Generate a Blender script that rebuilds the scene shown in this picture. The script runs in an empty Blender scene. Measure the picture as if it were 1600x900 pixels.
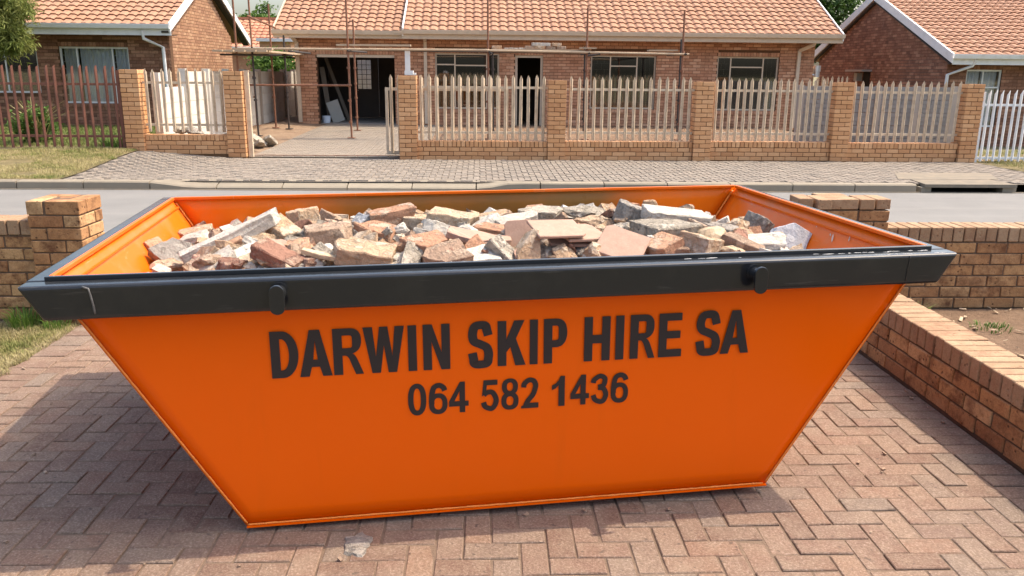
import bpy, bmesh, math, random
import numpy as np
from mathutils import Vector, Matrix, Euler, noise
R = math.radians
random.seed(7)
scene = bpy.context.scene
COL = scene.collection

# ------------------------------------------------------------------ camera, sky, sun, exposure
F_PX, PITCH, ROLL, YAW, CAM_H = 1305.53, 0.2535, 0.0093, -0.0396, 1.7
cy, sy = math.cos(YAW), math.sin(YAW)
FWD = Vector((-sy*math.cos(PITCH), cy*math.cos(PITCH), -math.sin(PITCH)))
_r = Vector((cy, sy, 0)); _u = _r.cross(FWD)
RGT = math.cos(ROLL)*_r + math.sin(ROLL)*_u
UPV = RGT.cross(FWD)
cam_d = bpy.data.cameras.new('camera'); cam = bpy.data.objects.new('camera', cam_d); COL.objects.link(cam)
cam_d.sensor_width = 36.0; cam_d.lens = 36.0*F_PX/1600.0; cam_d.clip_start = 0.05; cam_d.clip_end = 2000
M = Matrix((RGT, UPV, -FWD)).transposed().to_4x4(); M.translation = (0, 0, CAM_H)
cam.matrix_world = M
scene.camera = cam

SUN_DIR = Vector((-0.60, -0.15, -1.0)).normalized()          # the way the light travels
SUN_EL = math.asin(-SUN_DIR.z); SUN_AZ = math.atan2(-SUN_DIR.x, -SUN_DIR.y)
w = bpy.data.worlds.new('World'); scene.world = w; w.use_nodes = True
nt = w.node_tree
sky = nt.nodes.new('ShaderNodeTexSky'); sky.sky_type = 'NISHITA'; sky.sun_disc = False
sky.sun_elevation = SUN_EL; sky.sun_rotation = SUN_AZ
sky.air_density = 1.1; sky.dust_density = 4.8; sky.ozone_density = 0.8
nt.links.new(sky.outputs[0], nt.nodes['Background'].inputs[0])
nt.nodes['Background'].inputs[1].default_value = 0.15
sun_d = bpy.data.lights.new('sun', 'SUN'); sun_d.energy = 2.25; sun_d.angle = R(0.53); sun_d.color = (1.0, 0.88, 0.71)
sun = bpy.data.objects.new('sun', sun_d); COL.objects.link(sun)
sun.rotation_euler = SUN_DIR.to_track_quat('-Z', 'Y').to_euler()
vs = scene.view_settings
vs.view_transform = 'Standard'; vs.look = 'None'; vs.exposure = 1.25; vs.gamma = 1.0; vs.use_curve_mapping = False
scene.cycles.max_bounces = 8; scene.cycles.diffuse_bounces = 4; scene.cycles.transparent_max_bounces = 12

def pix_ray(px, py):
    return (FWD*F_PX + RGT*(px-800) - UPV*(py-450)).normalized()

# ------------------------------------------------------------------ mesh helpers
WL = {}
def world_of(p): return WL.get(p.name, Vector((0, 0, 0))) if p else Vector((0, 0, 0))

def tag(o, label=None, cat=None, group=None, kind=None):
    if label: o['label'] = label
    if cat: o['category'] = cat
    if group: o['group'] = group
    if kind: o['kind'] = kind
    return o

def thing(name, loc, label, cat, group=None):
    o = bpy.data.objects.new(name, None); COL.objects.link(o); o.location = loc; o.empty_display_size = 0.1
    WL[o.name] = Vector(loc)
    return tag(o, label, cat, group)

def put(name, mesh, parent=None, loc=(0, 0, 0), rot=None, mat=None):
    """an object with a (shared) mesh, at a world place"""
    o = bpy.data.objects.new(name, mesh); COL.objects.link(o)
    loc = Vector(loc)
    WL[o.name] = loc
    if parent: o.parent = parent; o.location = loc - world_of(parent)
    else: o.location = loc
    if rot: o.rotation_euler = rot
    return o

class MB:
    def __init__(s): s.v = []; s.f = []
    def add(s, vs_, fs):
        b = len(s.v); s.v.extend([tuple(q) for q in vs_]); s.f.extend([tuple(b+i for i in q) for q in fs])
    def box(s, x0, x1, y0, y1, z0, z1):
        s.add([(x0,y0,z0),(x1,y0,z0),(x1,y1,z0),(x0,y1,z0),(x0,y0,z1),(x1,y0,z1),(x1,y1,z1),(x0,y1,z1)],
              [(0,3,2,1),(4,5,6,7),(0,1,5,4),(1,2,6,5),(2,3,7,6),(3,0,4,7)])
        return s
    def hexa(s, p):   # eight corners, same order as box
        s.add(p, [(0,3,2,1),(4,5,6,7),(0,1,5,4),(1,2,6,5),(2,3,7,6),(3,0,4,7)]); return s
    def obox(s, o, u, n, u0, u1, d0, d1, z0, z1):
        o, u, n = Vector(o), Vector(u), Vector(n); Z = Vector((0,0,1))
        P = lambda a, b, c: o + u*a + n*b + Z*c
        return s.hexa([P(u0,d0,z0),P(u1,d0,z0),P(u1,d1,z0),P(u0,d1,z0),P(u0,d0,z1),P(u1,d0,z1),P(u1,d1,z1),P(u0,d1,z1)])
    def bar(s, a, b, wx, wz, up=(0,0,1)):
        a, b = Vector(a), Vector(b); d = (b-a).normalized(); up = Vector(up)
        if abs(d.dot(up)) > 0.99: up = Vector((0,1,0))
        x = d.cross(up).normalized(); z = x.cross(d)
        P = lambda q, i, j: q + x*(i*wx/2) + z*(j*wz/2)
        s.add([P(a,-1,-1),P(a,1,-1),P(a,1,1),P(a,-1,1),P(b,-1,-1),P(b,1,-1),P(b,1,1),P(b,-1,1)],
              [(0,1,2,3),(7,6,5,4),(0,4,5,1),(1,5,6,2),(2,6,7,3),(3,7,4,0)]); return s
    def tube(s, pts, r, n=8, cap=True):
        pts = [Vector(q) for q in pts]; rs = r if isinstance(r, (list, tuple)) else [r]*len(pts)
        b = len(s.v); prev = None
        for i, q in enumerate(pts):
            d = (pts[min(i+1, len(pts)-1)] - pts[max(i-1, 0)]).normalized()
            if prev is None:
                up = Vector((0,0,1)) if abs(d.z) < .9 else Vector((1,0,0))
                x = d.cross(up).normalized()
            else: x = (prev - d*prev.dot(d)).normalized()
            prev = x; y = d.cross(x)
            for k in range(n):
                a = 2*math.pi*k/n; s.v.append(tuple(q + (x*math.cos(a)+y*math.sin(a))*rs[i]))
        for i in range(len(pts)-1):
            for k in range(n):
                a0 = b+i*n+k; a1 = b+i*n+(k+1) % n
                s.f.append((a0, a1, a1+n, a0+n))
        if cap:
            s.f.append(tuple(b+k for k in reversed(range(n)))); s.f.append(tuple(b+(len(pts)-1)*n+k for k in range(n)))
        return s
    def prism(s, poly, f0, f1):     # poly of 2D points, f0/f1 map (a,b) -> 3D point, front and back
        n = len(poly)
        s.add([f0(*q) for q in poly]+[f1(*q) for q in poly],
              [tuple(range(n)), tuple(reversed(range(n, 2*n)))]+[(i, i+n, (i+1) % n+n, (i+1) % n) for i in range(n)])
        return s
    def mesh(s, name, mat, off=(0,0,0), smooth=False):
        m = bpy.data.meshes.new(name); ox, oy, oz = off
        m.from_pydata([(a-ox, b-oy, c-oz) for a, b, c in s.v], [], s.f)
        if mat: m.materials.append(mat)
        if smooth:
            for p in m.polygons: p.use_smooth = True
        bm = bmesh.new(); bm.from_mesh(m); bmesh.ops.recalc_face_normals(bm, faces=bm.faces); bm.to_mesh(m); bm.free()
        return m
    def obj(s, name, mat, parent=None, smooth=False, kind=None):
        """world-space geometry -> object; its origin is its parent's (or the world's) origin"""
        off = world_of(parent)
        o = bpy.data.objects.new(name, s.mesh(name, mat, off, smooth)); COL.objects.link(o)
        WL[o.name] = off.copy()
        if parent: o.parent = parent
        if kind: o['kind'] = kind
        return o
    def own(s, name, mat, loc, smooth=False):     # a top-level mesh thing with its origin at loc
        o = bpy.data.objects.new(name, s.mesh(name, mat, loc, smooth)); COL.objects.link(o)
        o.location = loc; WL[o.name] = Vector(loc); return o

# ------------------------------------------------------------------ materials
class NT:
    def __init__(s, name):
        s.m = bpy.data.materials.new(name); s.m.use_nodes = True; s.t = s.m.node_tree
        s.b = s.t.nodes['Principled BSDF']; s.out = s.t.nodes['Material Output']
    def n(s, typ, ins=None, **props):
        k = s.t.nodes.new(typ)
        for a, v in props.items(): setattr(k, a, v)
        for a, v in (ins or {}).items(): s.set(k.inputs[a], v)
        return k
    def set(s, sock, v):
        if isinstance(v, bpy.types.NodeSocket): s.t.links.new(v, sock)
        else:
            if isinstance(v, (tuple, list)) and len(v) == 3 and sock.type == 'RGBA': v = (*v, 1)
            sock.default_value = v
    def math(s, op, a, b=0.0, c=None, clamp=False):
        k = s.n('ShaderNodeMath', operation=op, use_clamp=clamp); s.set(k.inputs[0], a); s.set(k.inputs[1], b)
        if c is not None: s.set(k.inputs[2], c)
        return k.outputs[0]
    def mix(s, f, a, b, blend='MIX'):
        k = s.n('ShaderNodeMix', data_type='RGBA', blend_type=blend)
        s.set(k.inputs[0], f); s.set(k.inputs[6], a); s.set(k.inputs[7], b); return k.outputs[2]
    def coords(s, kind='Object', rnd=None):
        o = s.n('ShaderNodeTexCoord').outputs[kind]
        if rnd is None: return o
        k = s.n('ShaderNodeVectorMath', operation='ADD'); s.set(k.inputs[0], o)
        c = s.n('ShaderNodeCombineXYZ'); 
        for i, f in enumerate((37.0, 91.0, 53.0)): s.set(c.inputs[i], s.math('MULTIPLY', rnd, f))
        s.set(k.inputs[1], c.outputs[0]); return k.outputs[0]
    def rnd(s):
        a = s.n('ShaderNodeObjectInfo').outputs['Random']; b = s.n('ShaderNodeNewGeometry').outputs['Random Per Island']
        return s.math('FRACT', s.math('ADD', s.math('MULTIPLY', a, 7.31), s.math('MULTIPLY', b, 3.7)))
    def noise(s, vec, scale, detail=4.0, rough=0.55):
        return s.n('ShaderNodeTexNoise', {'Vector': vec, 'Scale': scale, 'Detail': detail, 'Roughness': rough}).outputs['Fac']
    def vor(s, vec, scale, feature='F1'):
        return s.n('ShaderNodeTexVoronoi', {'Vector': vec, 'Scale': scale}, feature=feature).outputs['Distance']
    def ramp(s, f, stops, interp='LINEAR'):
        k = s.n('ShaderNodeValToRGB'); s.set(k.inputs[0], f); cr = k.color_ramp; cr.interpolation = interp
        while len(cr.elements) < len(stops): cr.elements.new(0.5)
        for e, (p, c) in zip(cr.elements, stops):
            e.position = p; e.color = (c, c, c, 1) if isinstance(c, (int, float)) else (*c, 1)
        return k.outputs[0]
    def step(s, f, a, b): return s.n('ShaderNodeMapRange', {'Value': f, 'From Min': a, 'From Max': b}).outputs[0]
    def bump(s, h, strength=0.3, dist=0.01, nrm=None):
        k = s.n('ShaderNodeBump', {'Height': h, 'Strength': strength, 'Distance': dist})
        if nrm is not None: s.set(k.inputs['Normal'], nrm)
        return k.outputs[0]
    def done(s, col, rough=0.8, nrm=None, spec=0.3, metal=0.0, coat=0.0):
        s.set(s.b.inputs['Base Color'], col); s.set(s.b.inputs['Roughness'], rough); s.set(s.b.inputs['Metallic'], metal)
        s.set(s.b.inputs['Specular IOR Level'], spec); s.set(s.b.inputs['Coat Weight'], coat)
        if coat: s.set(s.b.inputs['Coat Roughness'], 0.06)
        if nrm is not None: s.set(s.b.inputs['Normal'], nrm)
        return s.m

def brick_mat(name, pal, spots=0.5, grain=24, blotch=(0.10, 0.045, 0.025), bs=0.5, rough=0.85):
    t = NT(name); r = t.rnd(); v = t.coords('Object', r)
    n = len(pal); c = t.ramp(r, [((i+.0)/n, p) for i, p in enumerate(pal)])
    r2 = t.math('FRACT', t.math('MULTIPLY', r, 17.3))
    n1 = t.noise(v, 9, 6, .7); n2 = t.noise(v, 130, 3, .7); n3 = t.noise(v, 34, 4, .65); sp = t.vor(v, grain)
    c = t.mix(t.math('MULTIPLY', t.step(n1, .44, .66), t.math('MULTIPLY', spots, t.math('ADD', .25, r2))), c, blotch)
    c = t.mix(t.math('MULTIPLY', t.step(n3, .52, .68), spots*.75), c, t.mix(.6, c, blotch))
    c = t.mix(t.math('MULTIPLY', t.step(sp, .24, .12), t.math('MULTIPLY', t.step(t.noise(v, 11, 2), .45, .55), spots)), c, tuple(x*.5 for x in blotch))
    c = t.mix(t.math('MULTIPLY', t.step(n2, .45, .68), min(.45, .08+spots*.5)), c, t.mix(.6, c, (0,0,0)))
    c = t.mix(t.math('MULTIPLY', t.step(t.noise(v, 6, 4), .55, .75), .35), c, tuple(min(.75, x*1.25+.04) for x in pal[0]))
    h = t.math('ADD', t.math('MULTIPLY', n2, .5), t.math('ADD', t.math('MULTIPLY', n3, .8), t.math('MULTIPLY', t.step(sp, .05, .25), .6)))
    return t.done(c, rough, t.bump(h, bs, .006))

def plain_mat(name, col, rough=0.6, var=0.12, scale=6, bump=0.0, bscale=60, spec=0.3, metal=0.0, dirt=None, dscale=3, damt=.5):
    t = NT(name); r = t.rnd(); v = t.coords('Object', r)
    k = t.math('ADD', t.math('MULTIPLY', t.math('SUBTRACT', r, .5), var), t.math('MULTIPLY', t.math('SUBTRACT', t.noise(v, scale, 4), .5), var*2))
    k = t.math('ADD', k, 1.0)
    g = t.n('ShaderNodeCombineColor'); 
    for i in range(3): t.set(g.inputs[i], k)
    c = t.mix(1.0, col, g.outputs[0], 'MULTIPLY')
    if dirt: c = t.mix(t.math('MULTIPLY', t.step(t.noise(v, dscale, 6, .65), .48, .7), damt), c, dirt)
    nrm = t.bump(t.noise(v, bscale, 4), bump, .01) if bump else None
    return t.done(c, rough, nrm, spec, metal)

M = {}
TAN = [(.53,.32,.15),(.43,.225,.095),(.49,.28,.125),(.35,.165,.07),(.56,.355,.175),(.41,.21,.09)]
M['near_brick'] = brick_mat('near_brick', TAN, .85, 26, (.13,.05,.022), .8)
M['coping_brick'] = brick_mat('coping_brick', [(.38,.255,.15),(.34,.215,.12),(.42,.29,.175),(.35,.22,.125)], .55, 26, (.22,.10,.055), .8)
M['fence_brick'] = brick_mat('fence_brick', [(.64,.345,.165),(.58,.30,.135),(.61,.32,.15),(.50,.245,.11),(.66,.37,.185)], .14, 20, (.28,.13,.06), .4)
M['house_brick'] = brick_mat('house_brick', [(.60,.325,.19),(.46,.23,.13),(.54,.28,.165),(.34,.16,.088),(.65,.38,.235),(.48,.235,.135)], .28, 20, (.13,.055,.03), .4)
M['dark_brick'] = brick_mat('dark_brick', [(.34,.165,.10),(.24,.11,.065),(.30,.14,.085),(.18,.085,.052),(.40,.21,.13)], .5, 20, (.07,.03,.02), .4)
M['gable_brick'] = brick_mat('gable_brick', [(.42,.235,.13),(.34,.18,.10),(.38,.21,.12),(.28,.14,.08),(.44,.26,.15)], .4, 20, (.15,.065,.035), .4)
M['mortar'] = plain_mat('mortar', (.16,.085,.04), .95, .2, 20, .5)
M['near_mortar'] = plain_mat('near_mortar', (.13,.085,.055), .95, .25, 20, .6, 90)
M['red_mortar'] = plain_mat('red_mortar', (.11,.055,.028), .95, .2, 20, .4)

def paver_mat(name, pal, dust=(.50,.42,.35), gr=.5):
    t = NT(name); r = t.rnd(); v = t.coords('Object', r); wv = t.n('ShaderNodeNewGeometry').outputs['Position']
    n = len(pal); c = t.ramp(r, [(i/n, p) for i, p in enumerate(pal)])
    n1 = t.noise(v, 9, 5, .6); n2 = t.noise(v, 110, 3, .75); n3 = t.noise(v, 38, 5, .75)
    c = t.mix(t.math('MULTIPLY', t.step(n1, .42, .68), .55), c, dust)
    c = t.mix(t.math('MULTIPLY', t.step(t.noise(wv, 1.6, 4), .45, .65), .35), c, t.mix(.5, c, (.20,.165,.14)))
    c = t.mix(t.math('MULTIPLY', t.step(n3, .53, .70), gr), c, t.mix(.35, (.16,.11,.085), c))
    c = t.mix(t.math('MULTIPLY', t.step(n3, .44, .32), .3), c, dust)
    c = t.mix(t.math('MULTIPLY', t.step(n2, .46, .66), .55), c, t.mix(.55, c, (0,0,0)))
    c = t.mix(t.math('MULTIPLY', t.step(n2, .46, .32), .45), c, t.mix(.5, c, (.6,.5,.42)))
    c = t.mix(t.math('MULTIPLY', t.step(t.noise(wv, 26, 2), .66, .72), .7), c, (.09,.065,.05))
    h = t.math('ADD', n2, t.math('MULTIPLY', n3, .9))
    return t.done(c, .88, t.bump(h, .8, .005), .25)
M['paver'] = paver_mat('paver', [(.225,.135,.094),(.19,.122,.09),(.24,.15,.104),(.19,.142,.108),(.23,.132,.088),(.20,.148,.114),(.245,.152,.102),(.18,.11,.078)], (.28,.208,.15))
M['path_paver'] = paver_mat('path_paver', [(.255,.215,.172),(.225,.192,.157),(.27,.228,.182),(.245,.20,.158),(.215,.184,.15)], (.28,.24,.195), .3)
M['paver_joint'] = plain_mat('paver_joint', (.18,.125,.088), .95, .3, 30, .6, 120)
M['path_joint'] = plain_mat('path_joint', (.20,.168,.135), .95, .3, 30)
M['drive'] = paver_mat('drive', [(.29,.243,.19),(.26,.22,.175),(.305,.257,.202),(.275,.225,.172)], (.33,.28,.222), .25)

def asphalt():
    t = NT('asphalt'); v = t.n('ShaderNodeNewGeometry').outputs['Position']
    c = t.ramp(t.noise(v, 1.2, 5), [(.3,(.175,.167,.155)),(.7,(.215,.205,.19))])
    c = t.mix(t.math('MULTIPLY', t.noise(v, 120, 2), .4), c, (.12,.12,.12))
    c = t.mix(t.step(t.vor(v, 90), .12, .05), c, (.30,.29,.27))
    mp = t.n('ShaderNodeMapping', {'Vector': v, 'Scale': (.3, 3.0, 1)}).outputs[0]
    c = t.mix(t.math('MULTIPLY', t.step(t.noise(mp, 1.0, 3), .5, .7), .35), c, (.23,.215,.195))
    return t.done(c, .9, t.bump(t.noise(v, 160, 2), .5, .008))
M['asphalt'] = asphalt()

def soil(name, a, b, c3, bumpd=.03):
    t = NT(name); v = t.n('ShaderNodeNewGeometry').outputs['Position']
    c = t.ramp(t.noise(v, 2.5, 8, .65), [(.3, a), (.55, b), (.75, c3)])
    n = t.noise(v, 35, 6, .7)
    c = t.mix(t.math('MULTIPLY', t.step(n, .4, .7), .5), c, tuple(x*.5 for x in a))
    return t.done(c, .95, t.bump(t.math('ADD', n, t.noise(v, 140, 3)), .8, bumpd))
M['soil'] = soil('soil', (.21,.125,.075), (.29,.185,.115), (.36,.25,.165))
M['dirt'] = soil('dirt', (.27,.175,.11), (.36,.25,.165), (.44,.33,.23))
M['turf'] = soil('turf', (.15,.13,.055), (.27,.21,.10), (.36,.29,.15))
M['yard_turf'] = soil('yard_turf', (.09,.125,.03), (.15,.18,.05), (.24,.22,.09))
M['ground'] = soil('ground', (.15,.14,.07), (.22,.19,.10), (.28,.23,.14))

def blade_mat(name, pal, tr=.25):
    t = NT(name); g = t.n('ShaderNodeNewGeometry'); r = g.outputs['Random Per Island']; v = g.outputs['Position']
    f = t.math('ADD', t.math('MULTIPLY', r, .42), t.math('MULTIPLY', t.step(t.noise(v, 2.0, 4, .6), .36, .60), .58), clamp=True)
    c = t.ramp(f, [(i/(len(pal)-1), p) for i, p in enumerate(pal)])
    t.set(t.b.inputs['Base Color'], c); t.set(t.b.inputs['Roughness'], .6); t.set(t.b.inputs['Specular IOR Level'], .2)
    tl = t.n('ShaderNodeBsdfTranslucent', {'Color': c}); mx = t.n('ShaderNodeMixShader', {0: tr})
    t.t.links.new(t.b.outputs[0], mx.inputs[1]); t.t.links.new(tl.outputs[0], mx.inputs[2]); t.t.links.new(mx.outputs[0], t.out.inputs[0])
    return t.m
M['dry_grass'] = blade_mat('dry_grass', [(.08,.125,.025),(.16,.19,.05),(.30,.27,.11),(.38,.32,.16),(.42,.35,.20)])
M['verge_grass'] = blade_mat('verge_grass', [(.10,.15,.03),(.20,.22,.06),(.34,.305,.125),(.41,.345,.165),(.45,.37,.20)])
M['green_grass'] = blade_mat('green_grass', [(.07,.11,.025),(.12,.16,.04),(.18,.21,.06),(.27,.26,.10)])
M['weed'] = blade_mat('weed', [(.05,.11,.02),(.09,.17,.03),(.15,.24,.045),(.30,.30,.10)])
M['feather_leaf'] = blade_mat('feather_leaf', [(.07,.10,.02),(.13,.165,.035),(.20,.22,.055),(.29,.29,.09)], .3)
M['dark_leaf'] = blade_mat('dark_leaf', [(.015,.035,.008),(.03,.065,.014),(.05,.10,.02),(.085,.14,.035)], .25)
M['mid_leaf'] = blade_mat('mid_leaf', [(.03,.07,.012),(.06,.12,.02),(.10,.18,.035),(.16,.24,.06)], .3)
M['bark'] = plain_mat('bark', (.13,.09,.06), .95, .4, 12, .6, 40)

def tile_mat(name, pal):
    t = NT(name); r = t.rnd(); v = t.coords('Object', r); wv = t.n('ShaderNodeNewGeometry').outputs['Position']
    c = t.ramp(r, [(i/len(pal), p) for i, p in enumerate(pal)])
    c = t.mix(t.math('MULTIPLY', t.step(t.noise(wv, 1.4, 5, .6), .45, .75), .35), c, (.35,.20,.135))
    c = t.mix(t.math('MULTIPLY', t.noise(wv, 40, 4), .35), c, t.mix(.5, c, (0,0,0)))
    c = t.mix(t.math('MULTIPLY', t.step(t.noise(wv, 9, 4), .6, .8), .3), c, (.22,.16,.12))
    return t.done(c, .82, t.bump(t.noise(wv, 120, 3), .25, .006))
M['roof_tile'] = tile_mat('roof_tile', [(.40,.213,.13),(.37,.19,.113),(.42,.228,.14),(.35,.178,.105),(.385,.208,.13)])
M['far_tile'] = tile_mat('far_tile', [(.50,.22,.13),(.45,.19,.11),(.52,.25,.15)])

M['white_paint'] = plain_mat('white_paint', (.72,.72,.70), .5, .06, 3, 0, 60, .4, 0, (.45,.42,.37), 6, .35)
M['cream_paint'] = plain_mat('cream_paint', (.58,.47,.345), .5, .06, 3, 0, 60, .4, 0, (.34,.26,.19), 6, .4)
M['fence_paint'] = plain_mat('fence_paint', (.60,.475,.335), .5, .10, 4, .1, 40, .4, 0, (.30,.19,.12), 9, .45)
M['brown_paint'] = plain_mat('brown_paint', (.21,.085,.055), .6, .16, 5, .2, 40, .3, 0, (.11,.045,.03), 8, .5)
M['fence_white'] = plain_mat('fence_white', (.74,.74,.73), .45, .05, 4, 0, 40, .4, 0, (.48,.42,.35), 9, .3)
M['rust_tube'] = plain_mat('rust_tube', (.22,.10,.06), .75, .25, 10, .3, 60, .3, .2, (.33,.22,.15), 12, .5)
M['dark_tube'] = plain_mat('dark_tube', (.05,.04,.035), .7, .2, 10, .2, 60)
M['plank'] = plain_mat('plank', (.42,.32,.22), .85, .2, 10, .4, 50, .2, 0, (.27,.2,.14), 5, .5)
M['kerb'] = plain_mat('kerb', (.255,.218,.165), .9, .14, 5, .4, 70, .2, 0, (.25,.20,.15), 4, .5)
M['concrete_flat'] = plain_mat('concrete_flat', (.20,.17,.13), .9, .14, 5, .4, 70, .2, 0, (.30,.23,.16), 5, .5)
M['precast'] = plain_mat('precast', (.62,.58,.51), .9, .08, 3, .3, 60, .2, 0, (.44,.36,.26), 2.5, .4)
M['precast_post'] = plain_mat('precast_post', (.36,.31,.26), .9, .1, 4, .3, 60)
M['grey_precast'] = plain_mat('grey_precast', (.26,.245,.225), .9, .12, 4, .3, 60, .2, 0, (.17,.15,.13), 4, .5)
M['dark_void'] = plain_mat('dark_void', (.02,.018,.016), .9)
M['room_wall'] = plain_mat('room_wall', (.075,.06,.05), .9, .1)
M['room_floor'] = plain_mat('room_floor', (.32,.28,.24), .85, .1, 3, .2)
M['steel'] = plain_mat('steel', (.62,.62,.62), .35, .1, 8, 0, 40, .5, .8)
M['curtain'] = plain_mat('curtain', (.72,.74,.78), .9, .1, 6)
M['bucket'] = plain_mat('bucket', (.55,.62,.70), .5, .05)
M['lumber'] = plain_mat('lumber', (.16,.13,.10), .85, .15)
M['board'] = plain_mat('board', (.33,.33,.30), .8, .08, 4)
M['frame_bronze'] = plain_mat('frame_bronze', (.33,.27,.21), .5, .06)

def glass_mat(name, tint, refl):
    t = NT(name); t.t.nodes.remove(t.b)
    tr = t.n('ShaderNodeBsdfTransparent', {'Color': tint}); gl = t.n('ShaderNodeBsdfGlossy', {'Roughness': .03, 'Color': (1,1,1)})
    fr = t.n('ShaderNodeFresnel', {'IOR': 1.5}).outputs[0]
    mx = t.n('ShaderNodeMixShader', {0: t.math('ADD', fr, refl, clamp=True)})
    t.t.links.new(tr.outputs[0], mx.inputs[1]); t.t.links.new(gl.outputs[0], mx.inputs[2]); t.t.links.new(mx.outputs[0], t.out.inputs[0])
    return t.m
M['glass'] = glass_mat('glass', (.90,.92,.92), .03)
M['dark_glass'] = glass_mat('dark_glass', (.55,.56,.56), .08)

# skip paint
def orange_mat(name, col, worn=0.0, shade_tint=None):
    t = NT(name); v = t.coords('Object')
    c = t.mix(t.math('MULTIPLY', t.step(t.noise(v, 1.7, 4), .35, .7), .10), col, tuple(x*.8 for x in col))
    c = t.mix(t.math('MULTIPLY', t.noise(v, 6, 5), .06), c, (.75,.22,.02))
    mp = t.n('ShaderNodeMapping', {'Vector': v, 'Scale': (6.0, 6.0, .7)}).outputs[0]
    c = t.mix(t.math('MULTIPLY', t.step(t.noise(mp, 1.6, 4), .60, .78), .10), c, (.50,.10,.006))
    if worn:
        mp2 = t.n('ShaderNodeMapping', {'Vector': v, 'Rotation': (.3,.8,.2), 'Scale': (22, 2.0, 3)}).outputs[0]
        s = t.math('MULTIPLY', t.step(t.noise(mp2, 3.0, 5, .7), .62, .74), worn)
        c = t.mix(s, c, (.66,.42,.26))
        c = t.mix(t.math('MULTIPLY', t.step(t.noise(v, 4, 6, .7), .5, .72), worn*.8), c, (.45,.24,.12))
    if shade_tint:  # olive-brown shade and reflection painted into the middle of the panel colour
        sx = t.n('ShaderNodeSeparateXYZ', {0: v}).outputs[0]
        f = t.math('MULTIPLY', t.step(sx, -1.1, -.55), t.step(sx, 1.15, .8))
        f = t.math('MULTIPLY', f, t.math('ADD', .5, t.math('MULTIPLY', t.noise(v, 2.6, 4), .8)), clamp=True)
        c = t.mix(f, c, shade_tint)
    rg = t.math('ADD', .16 + worn*.3, t.math('MULTIPLY', t.noise(v, 9, 5), .12))
    h = t.math('ADD', t.noise(v, 2.2, 2), t.math('MULTIPLY', t.noise(v, 220, 2), .02))
    return t.done(c, rg, t.bump(h, .06, .02), .20, 0, 0)
M['orange'] = orange_mat('orange', (.86,.112,.0))
M['orange_in'] = orange_mat('orange_in', (.72,.13,.004), .45)
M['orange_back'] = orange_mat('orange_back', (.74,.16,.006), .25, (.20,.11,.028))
def black_mat():
    t = NT('rim_black'); v = t.coords('Object')
    c = t.mix(t.math('MULTIPLY', t.step(t.noise(v, 5, 6, .65), .5, .75), .5), (.016,.017,.019), (.035,.034,.032))
    mp = t.n('ShaderNodeMapping', {'Vector': v, 'Scale': (2.5, 30, 30)}).outputs[0]
    c = t.mix(t.math('MULTIPLY', t.step(t.noise(mp, 2.0, 4), .64, .74), .3), c, (.10,.095,.09))
    return t.done(c, t.math('ADD', .09, t.math('MULTIPLY', t.noise(v, 12, 4), .12)), t.bump(t.noise(v, 30, 3), .05, .01), .5, 0, 0)
M['rim_black'] = black_mat()
M['letter_black'] = plain_mat('letter_black', (.022,.017,.018), .42, .1, 8, 0, 40, .4)
M['bare_chip'] = plain_mat('bare_chip', (.62,.60,.57), .5, .2, 30)
M['weld'] = plain_mat('weld', (.10,.095,.09), .4, .3, 40, .5, 120, .5)
M['orange_weld'] = plain_mat('orange_weld', (.82,.24,.03), .4, .15, 40, .5, 150, .5)

# rubble
def rubble_mat(name, pal, dust, damt=.55, bs=.8, spots=None, gr=.34, gain=1.12):
    pal = [tuple(min(.78, x*gain) for x in p) for p in pal]; dust = tuple(min(.80, x*gain) for x in dust)
    t = NT(name); r = t.rnd(); v = t.coords('Object', r)
    c = t.ramp(r, [(i/len(pal), p) for i, p in enumerate(pal)])
    n1 = t.noise(v, 10, 7, .7); n2 = t.noise(v, 95, 4, .75); n3 = t.noise(v, 26, 6, .72)
    c = t.mix(t.math('MULTIPLY', t.step(n3, .50, .62), gr), c, tuple(x*.55 for x in pal[0]))
    c = t.mix(t.math('MULTIPLY', t.step(n3, .46, .36), .35), c, tuple(min(.8, x*1.35) for x in pal[0]))
    c = t.mix(t.math('MULTIPLY', t.step(n1, .52, .57), damt), c, dust)
    if spots: c = t.mix(t.step(t.vor(v, 38), .24, .14), c, spots)
    c = t.mix(t.math('MULTIPLY', t.step(n2, .44, .66), gr*1.1), c, t.mix(.55, c, (0,0,0)))
    h = t.math('ADD', t.math('MULTIPLY', n3, 1.4), t.math('ADD', t.math('MULTIPLY', t.step(n1, .50, .58), .8), t.math('MULTIPLY', n2, .6)))
    return t.done(c, .95, t.bump(h, bs, .014), .12)
M['r_tan'] = rubble_mat('r_tan', [(.46,.325,.215),(.39,.265,.17),(.50,.365,.25),(.43,.285,.18)], (.58,.49,.38))
M['r_orange'] = rubble_mat('r_orange', [(.44,.245,.155),(.37,.20,.125),(.47,.28,.18)], (.55,.44,.34))
M['r_red'] = rubble_mat('r_red', [(.27,.145,.105),(.23,.12,.085),(.31,.17,.12)], (.44,.32,.24), .5)
M['r_brown'] = rubble_mat('r_brown', [(.33,.225,.16),(.28,.19,.135),(.37,.26,.185)], (.50,.385,.29))
M['r_concrete'] = rubble_mat('r_concrete', [(.40,.345,.275),(.34,.295,.235),(.44,.38,.305)], (.56,.49,.40), .65, 1.0, (.24,.21,.18))
M['r_grey'] = rubble_mat('r_grey', [(.30,.265,.23),(.26,.235,.205),(.34,.30,.26)], (.44,.39,.33), .5, .9)
M['r_plaster'] = rubble_mat('r_plaster', [(.62,.57,.49),(.68,.63,.55),(.57,.51,.43)], (.72,.67,.59), .5, .6, None, .40, .88)
M['r_stone'] = rubble_mat('r_stone', [(.30,.31,.33),(.26,.275,.30)], (.47,.46,.45), .4, .8)
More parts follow.
